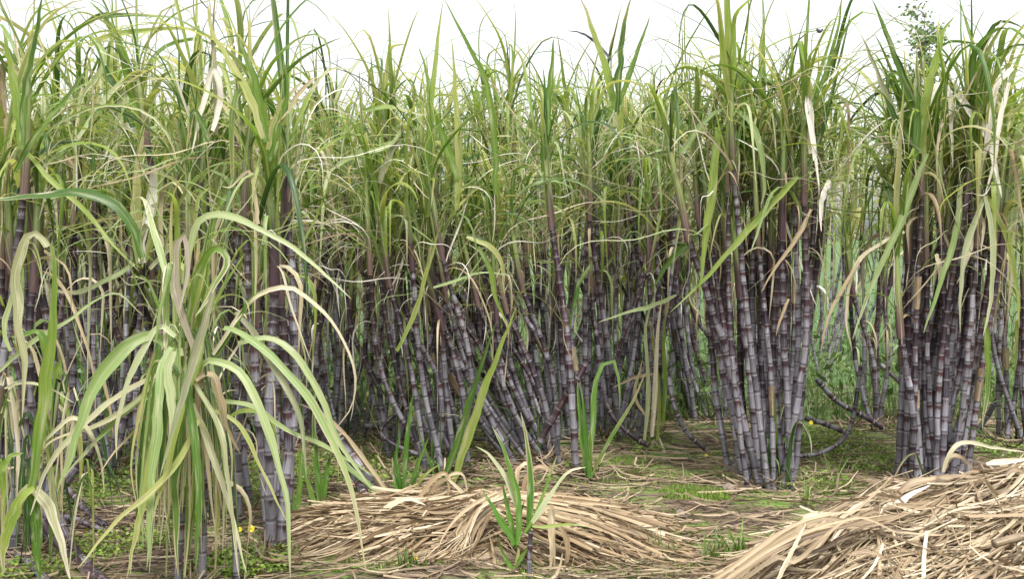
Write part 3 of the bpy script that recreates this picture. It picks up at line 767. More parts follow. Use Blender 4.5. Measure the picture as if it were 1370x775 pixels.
extra('B', 6.3, [
    ([(1227, 215), (1222, 150), (1205, 95), (1185, 40), (1166, -2)], 15, 'leaf'),
    ([(1226, 210), (1228, 140), (1226, 60)], 11, 'green'),
    ([(1231, 205), (1238, 140), (1254, 75), (1260, 45), (1278, 20)], 15, 'leaf'),
    ([(1223, 205), (1190, 140), (1168, 80), (1150, 45)], 10, 'purple'),
    ([(1222, 200), (1200, 160), (1180, 125), (1160, 110)], 9, 'leaf'),
    ([(1236, 205), (1240, 150), (1256, 112), (1270, 125), (1273, 175), (1274, 225)], 11, 'bleached'),
    ([(1282, 126), (1300, 150), (1322, 185), (1334, 235), (1340, 265)], 12, 'bleached'),
    ([(1240, 205), (1225, 240), (1205, 300), (1184, 343), (1160, 400), (1140, 455)], 10, 'pale'),
    ([(1210, 310), (1180, 325), (1145, 355), (1132, 420), (1140, 470)], 7, 'dry'),
    ([(1286, 250), (1280, 310), (1258, 380), (1236, 446)], 10, 'pale'),
    ([(1318, 262), (1296, 320), (1286, 380), (1284, 445)], 9, 'pale'),
    ([(1318, 262), (1328, 320), (1326, 400), (1316, 450)], 9, 'pale'),
    ([(1320, 262), (1345, 310), (1360, 380), (1364, 440)], 9, 'leaf'),
    ([(1312, 280), (1300, 330), (1290, 360), (1280, 380)], 5, 'dry'),
    ([(1252, 340), (1257, 358), (1256, 378)], 8, 'dry'),
    ([(1318, 425), (1322, 480), (1320, 530), (1314, 575)], 9, 'leaf'),
    ([(1355, 90), (1330, 120), (1322, 180), (1312, 235)], 12, 'bleached'),
    ([(1350, 110), (1338, 160), (1330, 215), (1318, 262)], 8, 'bleached'),
])
extra('E', 6.9, [
    ([(1372, 130), (1366, 190), (1360, 260), (1352, 330), (1346, 380)], 13, 'pale'),
    ([(1350, 230), (1362, 190), (1375, 185)], 12, 'pale'),
    ([(1345, 120), (1358, 145), (1380, 175)], 13, 'leaf'),
    ([(1340, 170), (1355, 100), (1375, 50)], 10, 'leaf'),
    ([(1310, 250), (1300, 200), (1318, 150), (1340, 105)], 12, 'leaf'),
])
extra('F', 7.2, [
    ([(940, 305), (925, 322), (896, 350), (872, 388)], 13, 'green'),
    ([(905, 395), (870, 410), (835, 420), (800, 432)], 7, 'pale'),
    ([(728, 230), (730, 160), (738, 90), (742, 50)], 14, 'green'),
    ([(826, 150), (830, 90), (835, 30), (846, -10)], 11, 'leaf'),
    ([(824, 150), (810, 90), (792, 40), (776, -5)], 12, 'leaf'),
    ([(828, 140), (845, 90), (870, 20)], 8, 'leaf'),
    ([(818, 80), (800, 60), (780, 45), (758, 40)], 5, 'dark'),
    ([(790, 355), (775, 380), (765, 420), (760, 450)], 8, 'leaf'),
])
extra('G', 6.6, [
    ([(624, 318), (655, 330), (671, 353), (675, 395)], 9, 'leaf'),
    ([(606, 650), (622, 600), (648, 520), (676, 450), (692, 410)], 14, 'leaf'),
    ([(590, 655), (612, 590), (640, 500), (665, 430)], 11, 'leaf'),
    ([(640, 330), (655, 360), (664, 400), (680, 440)], 8, 'leaf'),
    ([(580, 385), (612, 375), (645, 365), (680, 368)], 5, 'pale'),
])
extra('I', 6.7, [
    ([(450, 222), (480, 205), (520, 195), (545, 165), (568, 152)], 9, 'pale'),
    ([(485, 148), (520, 143), (550, 150), (568, 155)], 9, 'leaf'),
    ([(508, 245), (525, 200), (548, 178), (562, 172)], 11, 'purple'),
    ([(572, 290), (575, 220), (575, 130), (568, 90), (560, 60)], 12, 'green'),
    ([(612, 240), (595, 190), (580, 150), (575, 130)], 13, 'leaf'),
    ([(612, 280), (613, 200), (608, 110), (605, 50)], 11, 'leaf'),
    ([(664, 260), (660, 170), (648, 105), (605, 20), (592, -6)], 10, 'leaf'),
    ([(530, 470), (555, 420), (575, 350), (590, 300)], 8, 'leaf'),
])
# long dark curled bit high on a bent thread, and the tiny fly
def dark_husk():
    root, B = CLUMPS['A']
    c = at(1097, 38, 6.3)
    t = np.linspace(0, 1, 7)
    p = c + np.stack([(t - .5) * .036, .01 * np.sin(t * 3), -.02 * np.sin(t * 2.5) + .012 * t], 1)
    o = link("dark_husk", mk_mesh("dark_husk", *tube_arrays(p - c, .011 * np.array([.25, .8, 1, 1, .9, .6, .2]), 8), M['dark']), root, c - B)
    o['label'] = "small dark curled husk high against the sky"
    s = spline(np.array([at(1094, 42, 6.3), at(1087, 46, 6.3), at(1086, 60, 6.35), at(1084, 95, 6.4)]), 8)
    link("thread", mk_mesh("thread", *tube_arrays(s - s[0], np.full(8, .002), 5), M['stem']), o, s[0] - c)
dark_husk()

def fly():
    c = at(200, 85.5, 5.0)
    root = plant_root("fly", c, "tiny dark fly in the air among the tall left leaves", "insect")
    t = np.linspace(0, 1, 7)
    p = np.stack([(t - .5) * .018, 0 * t, -(t - .5) * .009], 1)
    link("body", mk_mesh("body", *tube_arrays(p, .0045 * np.array([.3, .8, .7, 1, 1, .8, .2]), 7), M['dark']), root)
    for s in (-1, 1):
        V = np.array([[0, 0, .002], [.004, s * .003, .006], [.011, s * .011, .007], [.007, s * .003, .004]])
        link("wing", mk_mesh("wing", V, [[0, 1, 2, 3]], None, M['bloom']), root)
fly()

# ---------------------------------------------------------------- leaning old stalks and fallen canes
def fallen(label, pts, Ys, r, seed, leaf_rows=(), cat="cane", joint=(.12, .1)):
    W = [at(px, py, min(y, gY(px, py) * (1 - r * .9 / CAM_H)) if py > 330 else y) for (px, py), y in zip(pts, Ys)]
    B = W[0]
    root = plant_root("fallen_cane", B, label, cat, "bent and fallen canes")
    rng = np.random.default_rng(500 + seed)
    V, Q, UV, at_, *_ = cane_arrays(np.array(W) - B, r, r * .9, rng, 8, joint, True, .5, .75)
    link("stalk", mk_mesh("cane_rind", V, Q, UV, M['cane'], at_), root)
    for rowpts, y, w, m in leaf_rows:
        leaf_at(root, B, rowpts, y, w, m)
    return root
def gY(px, py):
    return ground(px, py)[1]
fallen("thick old cane leaning left out of the straw with dry sheath peeling off", [(512, 664), (470, 612), (430, 560), (398, 512)], [6.3, 6.35, 6.4, 6.45], .034, 1,
       [([(515, 662), (480, 606), (440, 560), (400, 540)], 6.22, 10, 'dry'), ([(520, 660), (490, 620), (455, 580), (452, 640)], 6.2, 7, 'dry'), ([(508, 660), (470, 630), (440, 600), (380, 580)], 6.2, 9, 'pale')])
fallen("darker old cane leaning left just under the thick peeling one", [(492, 668), (470, 630), (440, 590), (405, 560)], [6.35, 6.4, 6.45, 6.5], .028, 2)
fallen("long grey cane lying level behind the straight pale canes", [(488, 571), (560, 576), (650, 590), (690, 600)], [8.1, 8.0, 7.9, 7.8], .021, 3)
fallen("pinkish cane slanting up to the right in front of the tall middle clump", [(722, 592), (748, 548), (766, 518), (784, 488)], [7.0, 6.95, 6.9, 6.9], .022, 4)
fallen("short bent cane lying on the earth right of the tall middle clump", [(812, 540), (825, 566), (848, 586), (868, 598)], [7.9, 7.8, 7.7, 7.6], .02, 5)
fallen("bent cane sweeping down to the ground left of the biggest bare clump", [(895, 505), (903, 545), (918, 578), (945, 603)], [7.6, 7.5, 7.5, 7.5], .018, 6)
fallen("broken cane stub curving up out of the weeds", [(1066, 612), (1100, 606), (1130, 586), (1143, 550), (1151, 490)], [7.2, 7.2, 7.2, 7.2, 7.2], .0155, 7)
fallen("grey cane lying in the weeds toward the broken stub", [(1078, 560), (1104, 568), (1130, 578)], [8.0, 7.9, 7.85], .022, 8)
fallen("slanted cane crossing down to the right beyond the broken stub", [(1092, 508), (1120, 538), (1160, 560), (1182, 574)], [8.3, 8.3, 8.3, 8.35], .021, 9)
fallen("cane slanting behind the small dark group by the green weeds", [(1168, 480), (1192, 500), (1215, 524)], [9.0, 8.9, 8.8], .021, 10)
fallen("thick bare cane elbow rising at the left, over the clover", [(70, 662), (86, 648), (108, 622), (127, 588)], [5.6, 5.6, 5.6, 5.6], .027, 11)
fallen("pale cane lying down to the right over the clover", [(78, 645), (100, 665), (120, 690), (140, 704)], [6.1, 6.0, 5.95, 5.9], .021, 12)
fallen("dark cane lying from the left plants toward the lower left corner", [(52, 690), (70, 718), (100, 750), (128, 776)], [5.2, 5.1, 5.0, 4.9], .022, 13)
fallen("second dark cane, upper of the two parallel ones in the lower left", [(78, 690), (92, 722), (112, 752), (140, 778)], [5.3, 5.2, 5.1, 5.0], .022, 14)
fallen("grey cane lying at the very corner under the brown bent leaf", [(8, 728), (24, 742), (40, 756), (62, 778)], [5.2, 5.1, 5.0, 4.9], .022, 15)
fallen("thin cane lying beside the clover behind the limp leaf fountain", [(86, 692), (112, 700), (142, 712)], [5.7, 5.6, 5.55], .018, 16)
fallen("long slanting pinkish cane hung left of the slim pinkish group", [(512, 528), (495, 495), (474, 452), (462, 395), (456, 350)], [7.4, 7.4, 7.4, 7.4, 7.4], .019, 17)

# ---------------------------------------------------------------- straw heaps
def heap_height(bumps, x, y):
    z = gz(x, y)
    h = 0
    for (cx, cy, rx, ry, hh, a) in bumps:
        dx, dy = x - cx, y - cy
        u = (dx * math.cos(a) + dy * math.sin(a)) / rx; v = (-dx * math.sin(a) + dy * math.cos(a)) / ry
        h = np.maximum(h, hh * np.clip(1 - u * u - v * v, 0, 1) ** .62)
    lump = 1 + .17 * np.sin(7.3 * x + 2.1 * y) * np.cos(6.1 * y - 1.7 * x) + .10 * np.sin(17 * x + 5 * y) * np.cos(13 * y) + .06 * np.sin(31 * x - 9 * y)
    return z + h * lump

def straw_strip(bumps, x, y, ang, L, W, lift, rng, n=8, curl=.45, tail=0.0, tilt=.85, fold=None, power=.5):
    t = np.linspace(-.5, .5, n)
    a = ang + curl * rng.normal() * t + .1 * np.sin(t * 6 + rng.uniform(0, 6))
    px = x + np.concatenate([[0], np.cumsum(np.cos(a[:-1]))]) * L / (n - 1); py = y + np.concatenate([[0], np.cumsum(np.sin(a[:-1]))]) * L / (n - 1)
    px -= (px[n // 2] - x); py -= (py[n // 2] - y)
    pz = heap_height(bumps, px, py)
    pz = np.convolve(np.pad(pz, 2, mode='edge'), [.15, .2, .3, .2, .15], 'valid') + lift + tail * np.abs(t * 2) ** 3 + .006
    path = np.stack([px, py, pz], 1)
    roll = rng.normal(0, tilt) + rng.normal(0, .9) * t
    side = np.stack([-np.sin(a) * np.cos(roll), np.cos(a) * np.cos(roll), np.sin(roll)], 1)
    w = blade_width(n, W, .75, .3, power)
    if rng.uniform() < .5: w = w[::-1]
    return ribbon(path, w, side, rng.uniform(.05, .5) if fold is None else fold)

def join(parts, mat, name, rng, rnd_attr=True):
    Vs, Qs, Us, Rs, k = [], [], [], [], 0
    for V, Q, U in parts:
        Vs.append(V); Qs.append(Q + k); Us.append(U); Rs.append(np.full(len(V), rng.uniform())); k += len(V)
    return mk_mesh(name, np.vstack(Vs), np.vstack(Qs), np.vstack(Us), mat, {'rnd': np.concatenate(Rs)})

def heap_core(bumps, root, B, x0, x1, y0, y1):
    xs, ys = np.linspace(x0, x1, 50), np.linspace(y0, y1, 40)
    X, Y = np.meshgrid(xs, ys)
    H = heap_height(bumps, X, Y) - gz(X, Y)
    Z = gz(X, Y) + H * .86 - .03 + .012 * np.sin(X * 40) * np.sin(Y * 37)
    V = np.stack([X, Y, Z], -1).reshape(-1, 3) - B
    i = np.arange(39)[:, None] * 50 + np.arange(49)[None, :]
    Q = np.stack([i, i + 1, i + 51, i + 50], -1).reshape(-1, 4)
    U = np.stack([Y.ravel() * 3, X.ravel() * .2], 1)
    return link("packed_straw", mk_mesh("packed_straw", V, Q, U, M['litter']), root)

def straw_right():
    rng = np.random.default_rng(31)
    bumps = [(2.4, 4.62, 1.5, .95, .43, .12), (1.0, 4.1, .75, .36, .10, .5)]
    B = np.array([1.6, 4.3, 0.0])
    root = plant_root("straw_heap", B, "large heap of dry cane leaves in the bottom right corner", "straw heap", "heaps of stripped dry cane leaves")
    heap_core(bumps, root, B, .3, 3.5, 3.4, 5.6)
    def sample():
        while True:
            x, y = rng.uniform(.55, 2.75), rng.uniform(3.5, 5.35)
            if heap_height(bumps, x, y) > .07: return x, y
    parts = []
    for i in range(2600):
        x, y = sample()
        a = rng.normal(.28, .4) if rng.uniform() < .72 else rng.uniform(-1.5, 1.5)
        parts.append(straw_strip(bumps, x, y, a, rng.uniform(.15, .75), rng.choice([.003, .005, .008, .012, .016]) * rng.uniform(.7, 1.2), rng.uniform(-.035, .03), rng, 7, tail=rng.uniform(-.01, .03)))
    V, Q, U = None, None, None
    me = join(parts, M['straw'], "loose_straw", rng)
    me.vertices.foreach_set("co", (np.concatenate([p[0] for p in parts]) - B).astype(np.float32).ravel())
    o = link("loose_straw", me, root); o['kind'] = 'stuff'
    for i in range(285):
        x, y = sample()
        k = rng.uniform()
        a = rng.normal(.26, .32) if k < .7 else rng.uniform(-1.2, 1.6)
        V, Q, U = straw_strip(bumps, x, y, a, rng.uniform(.35, 1.0) if k < .7 else rng.uniform(.2, .5), rng.uniform(.005, .021), rng.uniform(.0, .045), rng, 12, tail=rng.uniform(-.02, .08))
        link("dry_leaf", mk_mesh("dry_leaf", V - V[0], Q, U, M['straw']), root, V[0] - B)
    # leaves that stand out at the rim of the heap in the photograph
    for pts, Y, w, m, lab in [
        ([(1192, 672), (1215, 650), (1250, 640), (1300, 638), (1312, 642)], 4.75, 11, 'straw', None),
        ([(1262, 632), (1272, 605), (1292, 592), (1330, 600), (1375, 606)], 4.7, 7, 'fade', "pale ribbon leaf arching over the top of the heap"),
        ([(1262, 632), (1270, 614), (1284, 612), (1302, 628)], 4.75, 10, 'straw', None),
        ([(948, 782), (1000, 745), (1060, 705), (1110, 690), (1170, 680)], 4.1, 8, 'straw', "long straw coloured leaf along the lower left rim"),
        ([(960, 785), (1020, 742), (1070, 716), (1120, 700), (1190, 690)], 4.05, 7, 'straw', None),
        ([(1066, 722), (1074, 700), (1082, 692), (1120, 686)], 4.15, 10, 'straw', None),
        ([(1040, 778), (1062, 735), (1078, 700)], 4.0, 8, 'straw', None),
        ([(1320, 622), (1345, 618), (1380, 614)], 4.6, 10, 'straw', None),
        ([(1345, 636), (1360, 628), (1378, 640)], 4.5, 8, 'straw', None),
        ([(1185, 700), (1210, 668), (1245, 650)], 4.6, 12, 'bleached', None),
        ([(1140, 742), (1165, 740), (1192, 752)], 3.95, 9, 'straw', None)]:
        leaf_at(root, B, pts, Y, w, m, label=lab)
    for i in range(8):
        f = rng.uniform(); j = rng.normal(0, 16)
        leaf_at(root, B, [(925 + 70 * f + j, 784), (985 + 60 * f + j, 748 - 4 * f), (1050 + 50 * f, 712 + 10 * f + j), (1120 + 60 * f, 690 + 16 * f), (1190 + 60 * f, 676 + 14 * f + j)], 4.12 + .2 * f, rng.uniform(3, 9), 'straw')
    # a cut grey-white stalk end lying in the heap
    W = np.array([at(1330, 728, 3.9), at(1352, 722, 3.92), at(1385, 714, 3.95)])
    V, Q, UV, at_, *_ = cane_arrays(W - W[0], .0165, .016, rng, 8, (.2, .2), True, .0, .0)
    o = link("cut_stalk", mk_mesh("cut_stalk", V, Q, UV, M['litter'], at_), root, W[0] - B)
    o['label'] = "cut end of a pale dry stalk"
straw_right()

def straw_middle():
    rng = np.random.default_rng(32)
    bumps = [(-.52, 5.48, .64, .58, .145, .0), (.2, 5.5, .64, .56, .12, -.25), (-.15, 5.45, .4, .5, .15, 0)]
    B = np.array([-.2, 5.5, 0.0])
    root = plant_root("straw_heap", B, "long bundle of dry cane leaves lying across the front, gathered at its waist", "straw heap", "heaps of stripped dry cane leaves")
    heap_core(bumps, root, B, -1.5, 1.1, 4.9, 6.3)
    waist = np.array([-.13, 5.55])
    parts = []
    for i in range(2300):
        if rng.uniform() < .5:
            x, y = rng.uniform(-.92, -.1), rng.uniform(5.05, 6.05)
            a = math.atan2(y - 5.6, x - .35) + math.pi + rng.normal(0, .26)
        else:
            x, y = rng.uniform(-.1, .66), rng.uniform(5.0, 6.0)
            a = math.atan2(y - 5.75, x + .55) + rng.normal(0, .2)
        if heap_height(bumps, x, y) < .05 and rng.uniform() < .7: continue
        if rng.uniform() < .12: a = rng.uniform(-1.5, 1.5)
        parts.append(straw_strip(bumps, x, y, a, rng.uniform(.15, .65), rng.choice([.003, .006, .010, .015]) * rng.uniform(.7, 1.2), rng.uniform(-.035, .025), rng, 6, tail=rng.uniform(-.01, .03)))
    me = join(parts, M['brownstraw'], "loose_straw", rng)
    me.vertices.foreach_set("co", (np.concatenate([p[0] for p in parts]) - B).astype(np.float32).ravel())
    o = link("loose_straw", me, root); o['kind'] = 'stuff'
    for i in range(130):                       # left fan: flat leaves
        x, y = rng.uniform(-.8, -.2), rng.uniform(5.05, 6.0)
        a = math.atan2(y - 5.6, x - .4) + math.pi + rng.normal(0, .13)
        V, Q, U = straw_strip(bumps, x, y, a, rng.uniform(.45, .95), rng.uniform(.006, .02), rng.uniform(.0, .04), rng, 10, tail=rng.uniform(-.02, .06))
        link("dry_leaf", mk_mesh("dry_leaf", V - V[0], Q, U, M['brownstraw']), root, V[0] - B)
    for i in range(110):                       # right fan: stiff dry sheaths
        x = rng.uniform(.05, .62); y = 5.5 + rng.uniform(-.5, .48) * (1 - .35 * x)
        a = math.atan2(y - 5.78, x + .6) + rng.normal(0, .09)
        V, Q, U = straw_strip(bumps, x, y, a, rng.uniform(.35, .75), rng.uniform(.01, .019), rng.uniform(.005, .05), rng, 6, curl=.06, fold=.9, power=.25)
        link("dry_sheath", mk_mesh("dry_sheath", V - V[0], Q, U, M['brownstraw']), root, V[0] - B)
    for i in range(170):                       # loose ends scattered past both fans
        right = rng.uniform() < .7
        x = (.5 + abs(rng.normal(0, .2))) if right else (-.85 - abs(rng.normal(0, .14)))
        y = rng.uniform(4.9, 5.9)
        a = math.atan2(y - 5.75, x + .55) + rng.normal(0, .35) if right else math.atan2(y - 5.6, x - .35) + math.pi + rng.normal(0, .3)
        V, Q, U = straw_strip(bumps, x, y, a, rng.uniform(.12, .55), rng.uniform(.004, .014), rng.uniform(.0, .03), rng, 7, tail=rng.uniform(-.01, .05))
        link("dry_leaf" if i % 2 else "dry_sheath", mk_mesh("dry_leaf", V - V[0], Q, U, M['brownstraw']), root, V[0] - B)
    for i in range(34):                        # twisted skein that ties the waist
        f = rng.uniform()
        p = [(690 - 26 * f + rng.normal(0, 6), 664 + rng.normal(0, 5)), (660 - 22 * f + rng.normal(0, 7), 676 + 8 * f), (640 - 30 * f + rng.normal(0, 7), 706 + 8 * f), (628 - 30 * f + rng.normal(0, 9), 742 + rng.normal(0, 10))]
        leaf_at(root, B, p, 5.12 + rng.normal(0, .02), rng.uniform(4, 8), 'brownstraw', 5.0, n=9)
    for pts, Y, w, m in [
        ([(560, 668), (582, 640), (598, 636), (600, 668)], 5.6, 8, 'brownstraw'), ([(568, 668), (590, 645), (612, 640)], 5.7, 9, 'brownstraw'),
        ([(640, 690), (622, 664), (600, 640), (620, 636), (626, 668)], 5.6, 6, 'dry'), ([(712, 700), (735, 678), (740, 700), (742, 775)], 4.95, 7, 'brownstraw'),
        ([(735, 682), (738, 720), (736, 775)], 4.92, 9, 'brownstraw'), ([(748, 700), (760, 735), (752, 775)], 4.95, 8, 'brownstraw'),
        ([(500, 690), (525, 676), (545, 668), (570, 676)], 5.35, 11, 'brownstraw'), ([(480, 775), (530, 755), (566, 735), (568, 728)], 4.95, 8, 'brownstraw'),
        ([(700, 660), (705, 640), (720, 625), (742, 632)], 5.9, 9, 'brownstraw'), ([(690, 655), (694, 630), (706, 622), (716, 650)], 5.9, 8, 'brownstraw')]:
        leaf_at(root, B, pts, Y, w, m)
straw_middle()

# ---------------------------------------------------------------- ground litter, stuff
def litter():
    rng = np.random.default_rng(41)
    parts = []
    flat = []
    for i in range(11500):
        y = rng.uniform(4.6, 11); x = rng.uniform(-.5, .5) * y * 1.05
        dens = .35 + .65 * (math.sin(x * 2.1 + y * 1.3) * .5 + .5)
        if rng.uniform() > dens: continue
        a = rng.normal(0, .5) if rng.uniform() < .7 else rng.uniform(0, 3.14)
        parts.append(straw_strip(flat, x, y, a, rng.uniform(.08, .55), rng.uniform(.003, .015), rng.uniform(0, .02), rng, 5, tail=rng.uniform(0, .02)))
    for key, (rt, Bq) in CLUMPS.items():          # dead leaves matted round the foot of each clump
        if key.startswith('back'): continue
        for i in range(70):
            th, rr = rng.uniform(0, 6.28), abs(rng.normal(.12, .16))
            parts.append(straw_strip(flat, Bq[0] + rr * math.cos(th) * 1.4, Bq[1] + rr * math.sin(th), rng.uniform(0, 6.28), rng.uniform(.1, .45), rng.uniform(.004, .016), rng.uniform(.0, .05), rng, 6, tail=rng.uniform(-.02, .09)))
    o = link("leaf_litter", join(parts, M['litter'], "leaf_litter", rng))
    tag(o, "brown cane leaf litter strewn over the soil between the clumps", None, None, 'stuff')
litter()

def quad_leaves(P, size, nrm_up, rng, asp=1.6):
    """many small leaf faces"""
    n = len(P)
    N = norm(rng.normal(0, 1, (n, 3)) * (1 - nrm_up) + np.array([0, 0, nrm_up]))
    A = norm(np.cross(N, rng.normal(0, 1, (n, 3)))); Bv = np.cross(N, A)
    s = size[:, None]
    V = np.stack([P - A * s * .5 * asp, P - Bv * s * .5, P + A * s * .5 * asp, P + Bv * s * .5], 1).reshape(-1, 3)
    Q = np.arange(n * 4).reshape(-1, 4)
    UV = np.tile(np.array([[.5, 0], [0, .5], [.5, 1], [1, .5]]), (n, 1))
    return V, Q, UV, np.repeat(rng.uniform(0, 1, n), 4)

def blades(P, H, W, rng, lean=.35):
    n = len(P)
    az = rng.uniform(0, 6.28, n); d = np.stack([np.cos(az), np.sin(az), np.zeros(n)], 1)
    ln = rng.uniform(0, lean * 2, n)[:, None]
    tip = P + d * ln * H[:, None] + np.array([0, 0, 1]) * H[:, None] * np.sqrt(np.clip(1 - (ln * .7) ** 2, .2, 1))
    mid = P * .5 + tip * .5 + np.array([0, 0, .12]) * H[:, None]
    s = np.stack([-np.sin(az), np.cos(az), np.zeros(n)], 1) * W[:, None]
    V = np.stack([P - s * .5, P + s * .5, mid + s * .45, mid - s * .45, tip + s * .06, tip - s * .06], 1).reshape(-1, 3)
    b = np.arange(n)[:, None] * 6
    Q = np.concatenate([b + [0, 1, 2, 3], b + [3, 2, 4, 5]], 0)
    UV = np.tile(np.array([[0, 0], [1, 0], [1, .5], [0, .5], [1, 1], [0, 1]]), (n, 1))
    return V, Q, UV, np.repeat(rng.uniform(0, 1, n), 6)

def patch_points(rng, patches):
    P = []
    for (px, py, rx, ry, n) in patches:
        c = ground(px, py); e = ground(px + rx, py); f = ground(px, py - ry)
        R1, R2 = abs(e[0] - c[0]), abs(f[1] - c[1])
        r = np.sqrt(rng.uniform(0, 1, n)); th = rng.uniform(0, 6.28, n)
        x, y = c[0] + R1 * r * np.cos(th), c[1] + R2 * r * np.sin(th)
        P.append(np.stack([x, y, gz(x, y)], 1))
    return np.vstack(P)

def ground_cover():
    rng = np.random.default_rng(42)
    # clover under the left plants and beside the fallen canes
    P = patch_points(rng, [(110, 665, 60, 26, 1500), (150, 735, 70, 22, 700), (340, 760, 60, 22, 1500), (290, 770, 50, 15, 500), (1115, 600, 70, 30, 2600), (1190, 560, 80, 25, 1400),
                           (40, 770, 50, 15, 400), (1320, 600, 40, 20, 800), (560, 625, 70, 24, 1200), (450, 620, 60, 30, 1200), (850, 590, 50, 18, 700), (640, 600, 60, 30, 800), (350, 640, 50, 30, 800), (1080, 645, 60, 14, 500)])
    P[:, 2] += rng.uniform(.005, .06, len(P))
    V, Q, U, Rn = quad_leaves(P, rng.uniform(.007, .024, len(P)), .6, rng, 1.2)
    o = link("clover", mk_mesh("clover", V, Q, U, M['weed'], {'rnd': Rn}))
    tag(o, "low bright green clover spread over the soil between the canes", None, None, 'stuff')
    # mossy short grass
    P = patch_points(rng, [(1115, 615, 80, 34, 2500), (930, 664, 50, 10, 2200), (860, 640, 70, 16, 1500), (1180, 600, 60, 30, 1200), (900, 745, 60, 22, 1200), (930, 665, 46, 9, 1500), (905, 700, 60, 18, 500), (870, 764, 60, 12, 1300), (1090, 640, 90, 25, 900), (1125, 590, 70, 20, 1500), (835, 622, 55, 14, 1300), (820, 655, 60, 10, 500), (760, 760, 100, 16, 700),
                           (500, 765, 110, 12, 900), (1150, 660, 60, 15, 500), (1240, 560, 60, 18, 700), (960, 610, 60, 12, 500), (480, 600, 120, 30, 1600), (160, 620, 140, 60, 1500), (320, 650, 100, 40, 900), (700, 570, 120, 22, 1200)])
    V, Q, U, Rn = blades(P, rng.uniform(.008, .04, len(P)) * rng.uniform(.3, 1.2, len(P)), rng.uniform(.002, .005, len(P)), rng)
    o = link("short_grass", mk_mesh("short_grass", V, Q, U, M['weed'], {'rnd': Rn}))
    tag(o, "yellowish green short grass and moss in patches on the bare soil", None, None, 'stuff')
    # tall pale weeds of the open ground behind
    n = 15000
    y = 8.8 + 22 * rng.uniform(0, 1, n) ** 1.8
    x = rng.uniform(-.62, .62, n) * y
    P = np.stack([x, y, gz(x, y)], 1)
    V, Q, U, Rn = blades(P, rng.uniform(.2, .62, n) * (.75 + .25 * np.sin(x * 1.7) * np.sin(y)), rng.uniform(.004, .010, n), rng, .4)
    V2, Q2, U2, R2 = quad_leaves(P + np.stack([rng.normal(0, .05, n), rng.normal(0, .05, n), rng.uniform(.05, .55, n)], 1), rng.uniform(.015, .05, n), .2, rng, 2.6)
    o = link("meadow_weeds", mk_mesh("meadow_weeds", np.vstack([V, V2]), np.vstack([Q, Q2 + len(V)]), np.vstack([U, U2]), M['sage'], {'rnd': np.concatenate([Rn, R2])}))
    tag(o, "pale sage green weeds filling the open ground behind the canes", None, None, 'stuff')
ground_cover()

def far_cane():
    """the rest of the cane field far behind the rows, which reads as one mass"""
    rng = np.random.default_rng(43)
    parts, sp = [], []
    for i in range(330):
        y = rng.uniform(14, 22)
        x = rng.uniform(-.56, .62) * y
        if x / y > .2 and rng.uniform() < .72: continue
        h = rng.uniform(1.25, 1.6)
        z0 = gz(x, y)
        for k in range(8):
            kind = pick([('erect', .35), ('arch', .45), ('limp', .2)])
            V, Q, U = random.choice(ARR[kind])
            a = rng.uniform(0, 6.28); c, s_ = math.cos(a), math.sin(a)
            S = rng.uniform(.7, 1.0)
            W = np.stack([V[:, 0] * c - V[:, 1] * s_, V[:, 0] * s_ + V[:, 1] * c, V[:, 2]], 1) * S + [x, y, z0 + h + rng.uniform(0, .35)]
            parts.append((W, Q, U))
        p = np.array([[x + rng.normal(0, .12), y, z0], [x, y, z0 + h * .5], [x + rng.normal(0, .05), y, z0 + h + .35]])
        sp.append(tube_arrays(spline(p, 5), [.02, .02, .02, .018, .012], 5))
    o = link("cane_field", join(parts, M['leaf'], "cane_field", rng))
    tag(o, "leafy tops of the cane field merging into one mass far behind", None, None, 'stuff')
    o2 = link("cane_field_stalks", join(sp, M['sheath'], "cane_field_stalks", rng))
    tag(o2, "dark stalks of the cane field merging far behind", None, None, 'stuff')
far_cane()

# ---------------------------------------------------------------- young shoots, grass tufts, flowers, stones
def shoot(label, base, Y, leaves, stem=None, name="cane_shoot", cat="cane shoot", group="young cane shoots"):
    B = at(base[0], base[1], Y); 
    B[2] = gz(B[0], B[1])
    root = plant_root(name, B, label, cat, group)
    if stem:
        W = np.array([at(px, py, Y) for px, py in stem])
        rng = np.random.default_rng(int(base[0]))
        V, Q, UV, at_, *_ = cane_arrays(W - B, .013, .011, rng, 8, (.08, .06), True)
        link("stalk", mk_mesh("cane_rind", V, Q, UV, M['cane'], at_), root)
    for pts, w, m in leaves:
        leaf_at(root, B, pts, Y + random.uniform(-.05, .05), w, m, n=12)
    return root

shoot("bright green young cane shoot standing in front of the straw bundle", (706, 775), 4.85, [
    ([(688, 730), (684, 720), (665, 690), (645, 656)], 10, 'shoot'), ([(689, 725), (684, 700), (678, 675), (673, 648)], 9, 'shoot'),
    ([(692, 730), (694, 675), (685, 636), (672, 598), (658, 570)], 10, 'shoot'), ([(706, 715), (710, 660), (706, 600), (697, 552)], 11, 'shoot'),
    ([(690, 735), (696, 690), (702, 672)], 10, 'leaf'), ([(712, 700), (738, 660), (760, 634), (784, 626)], 9, 'pale'), ([(692, 680), (676, 640), (655, 610), (636, 598)], 8, 'pale'),
    ([(712, 705), (730, 706), (760, 702), (788, 706)], 5, 'leaf'), ([(694, 735), (690, 760), (680, 775)], 6, 'leaf'), ([(700, 715), (716, 690), (728, 660), (745, 610)], 6, 'shoot'),
    ([(690, 770), (672, 740), (668, 718)], 6, 'shoot'), ([(690, 760), (705, 735), (720, 722)], 6, 'leaf')], [(708, 782), (708, 750), (710, 712)])
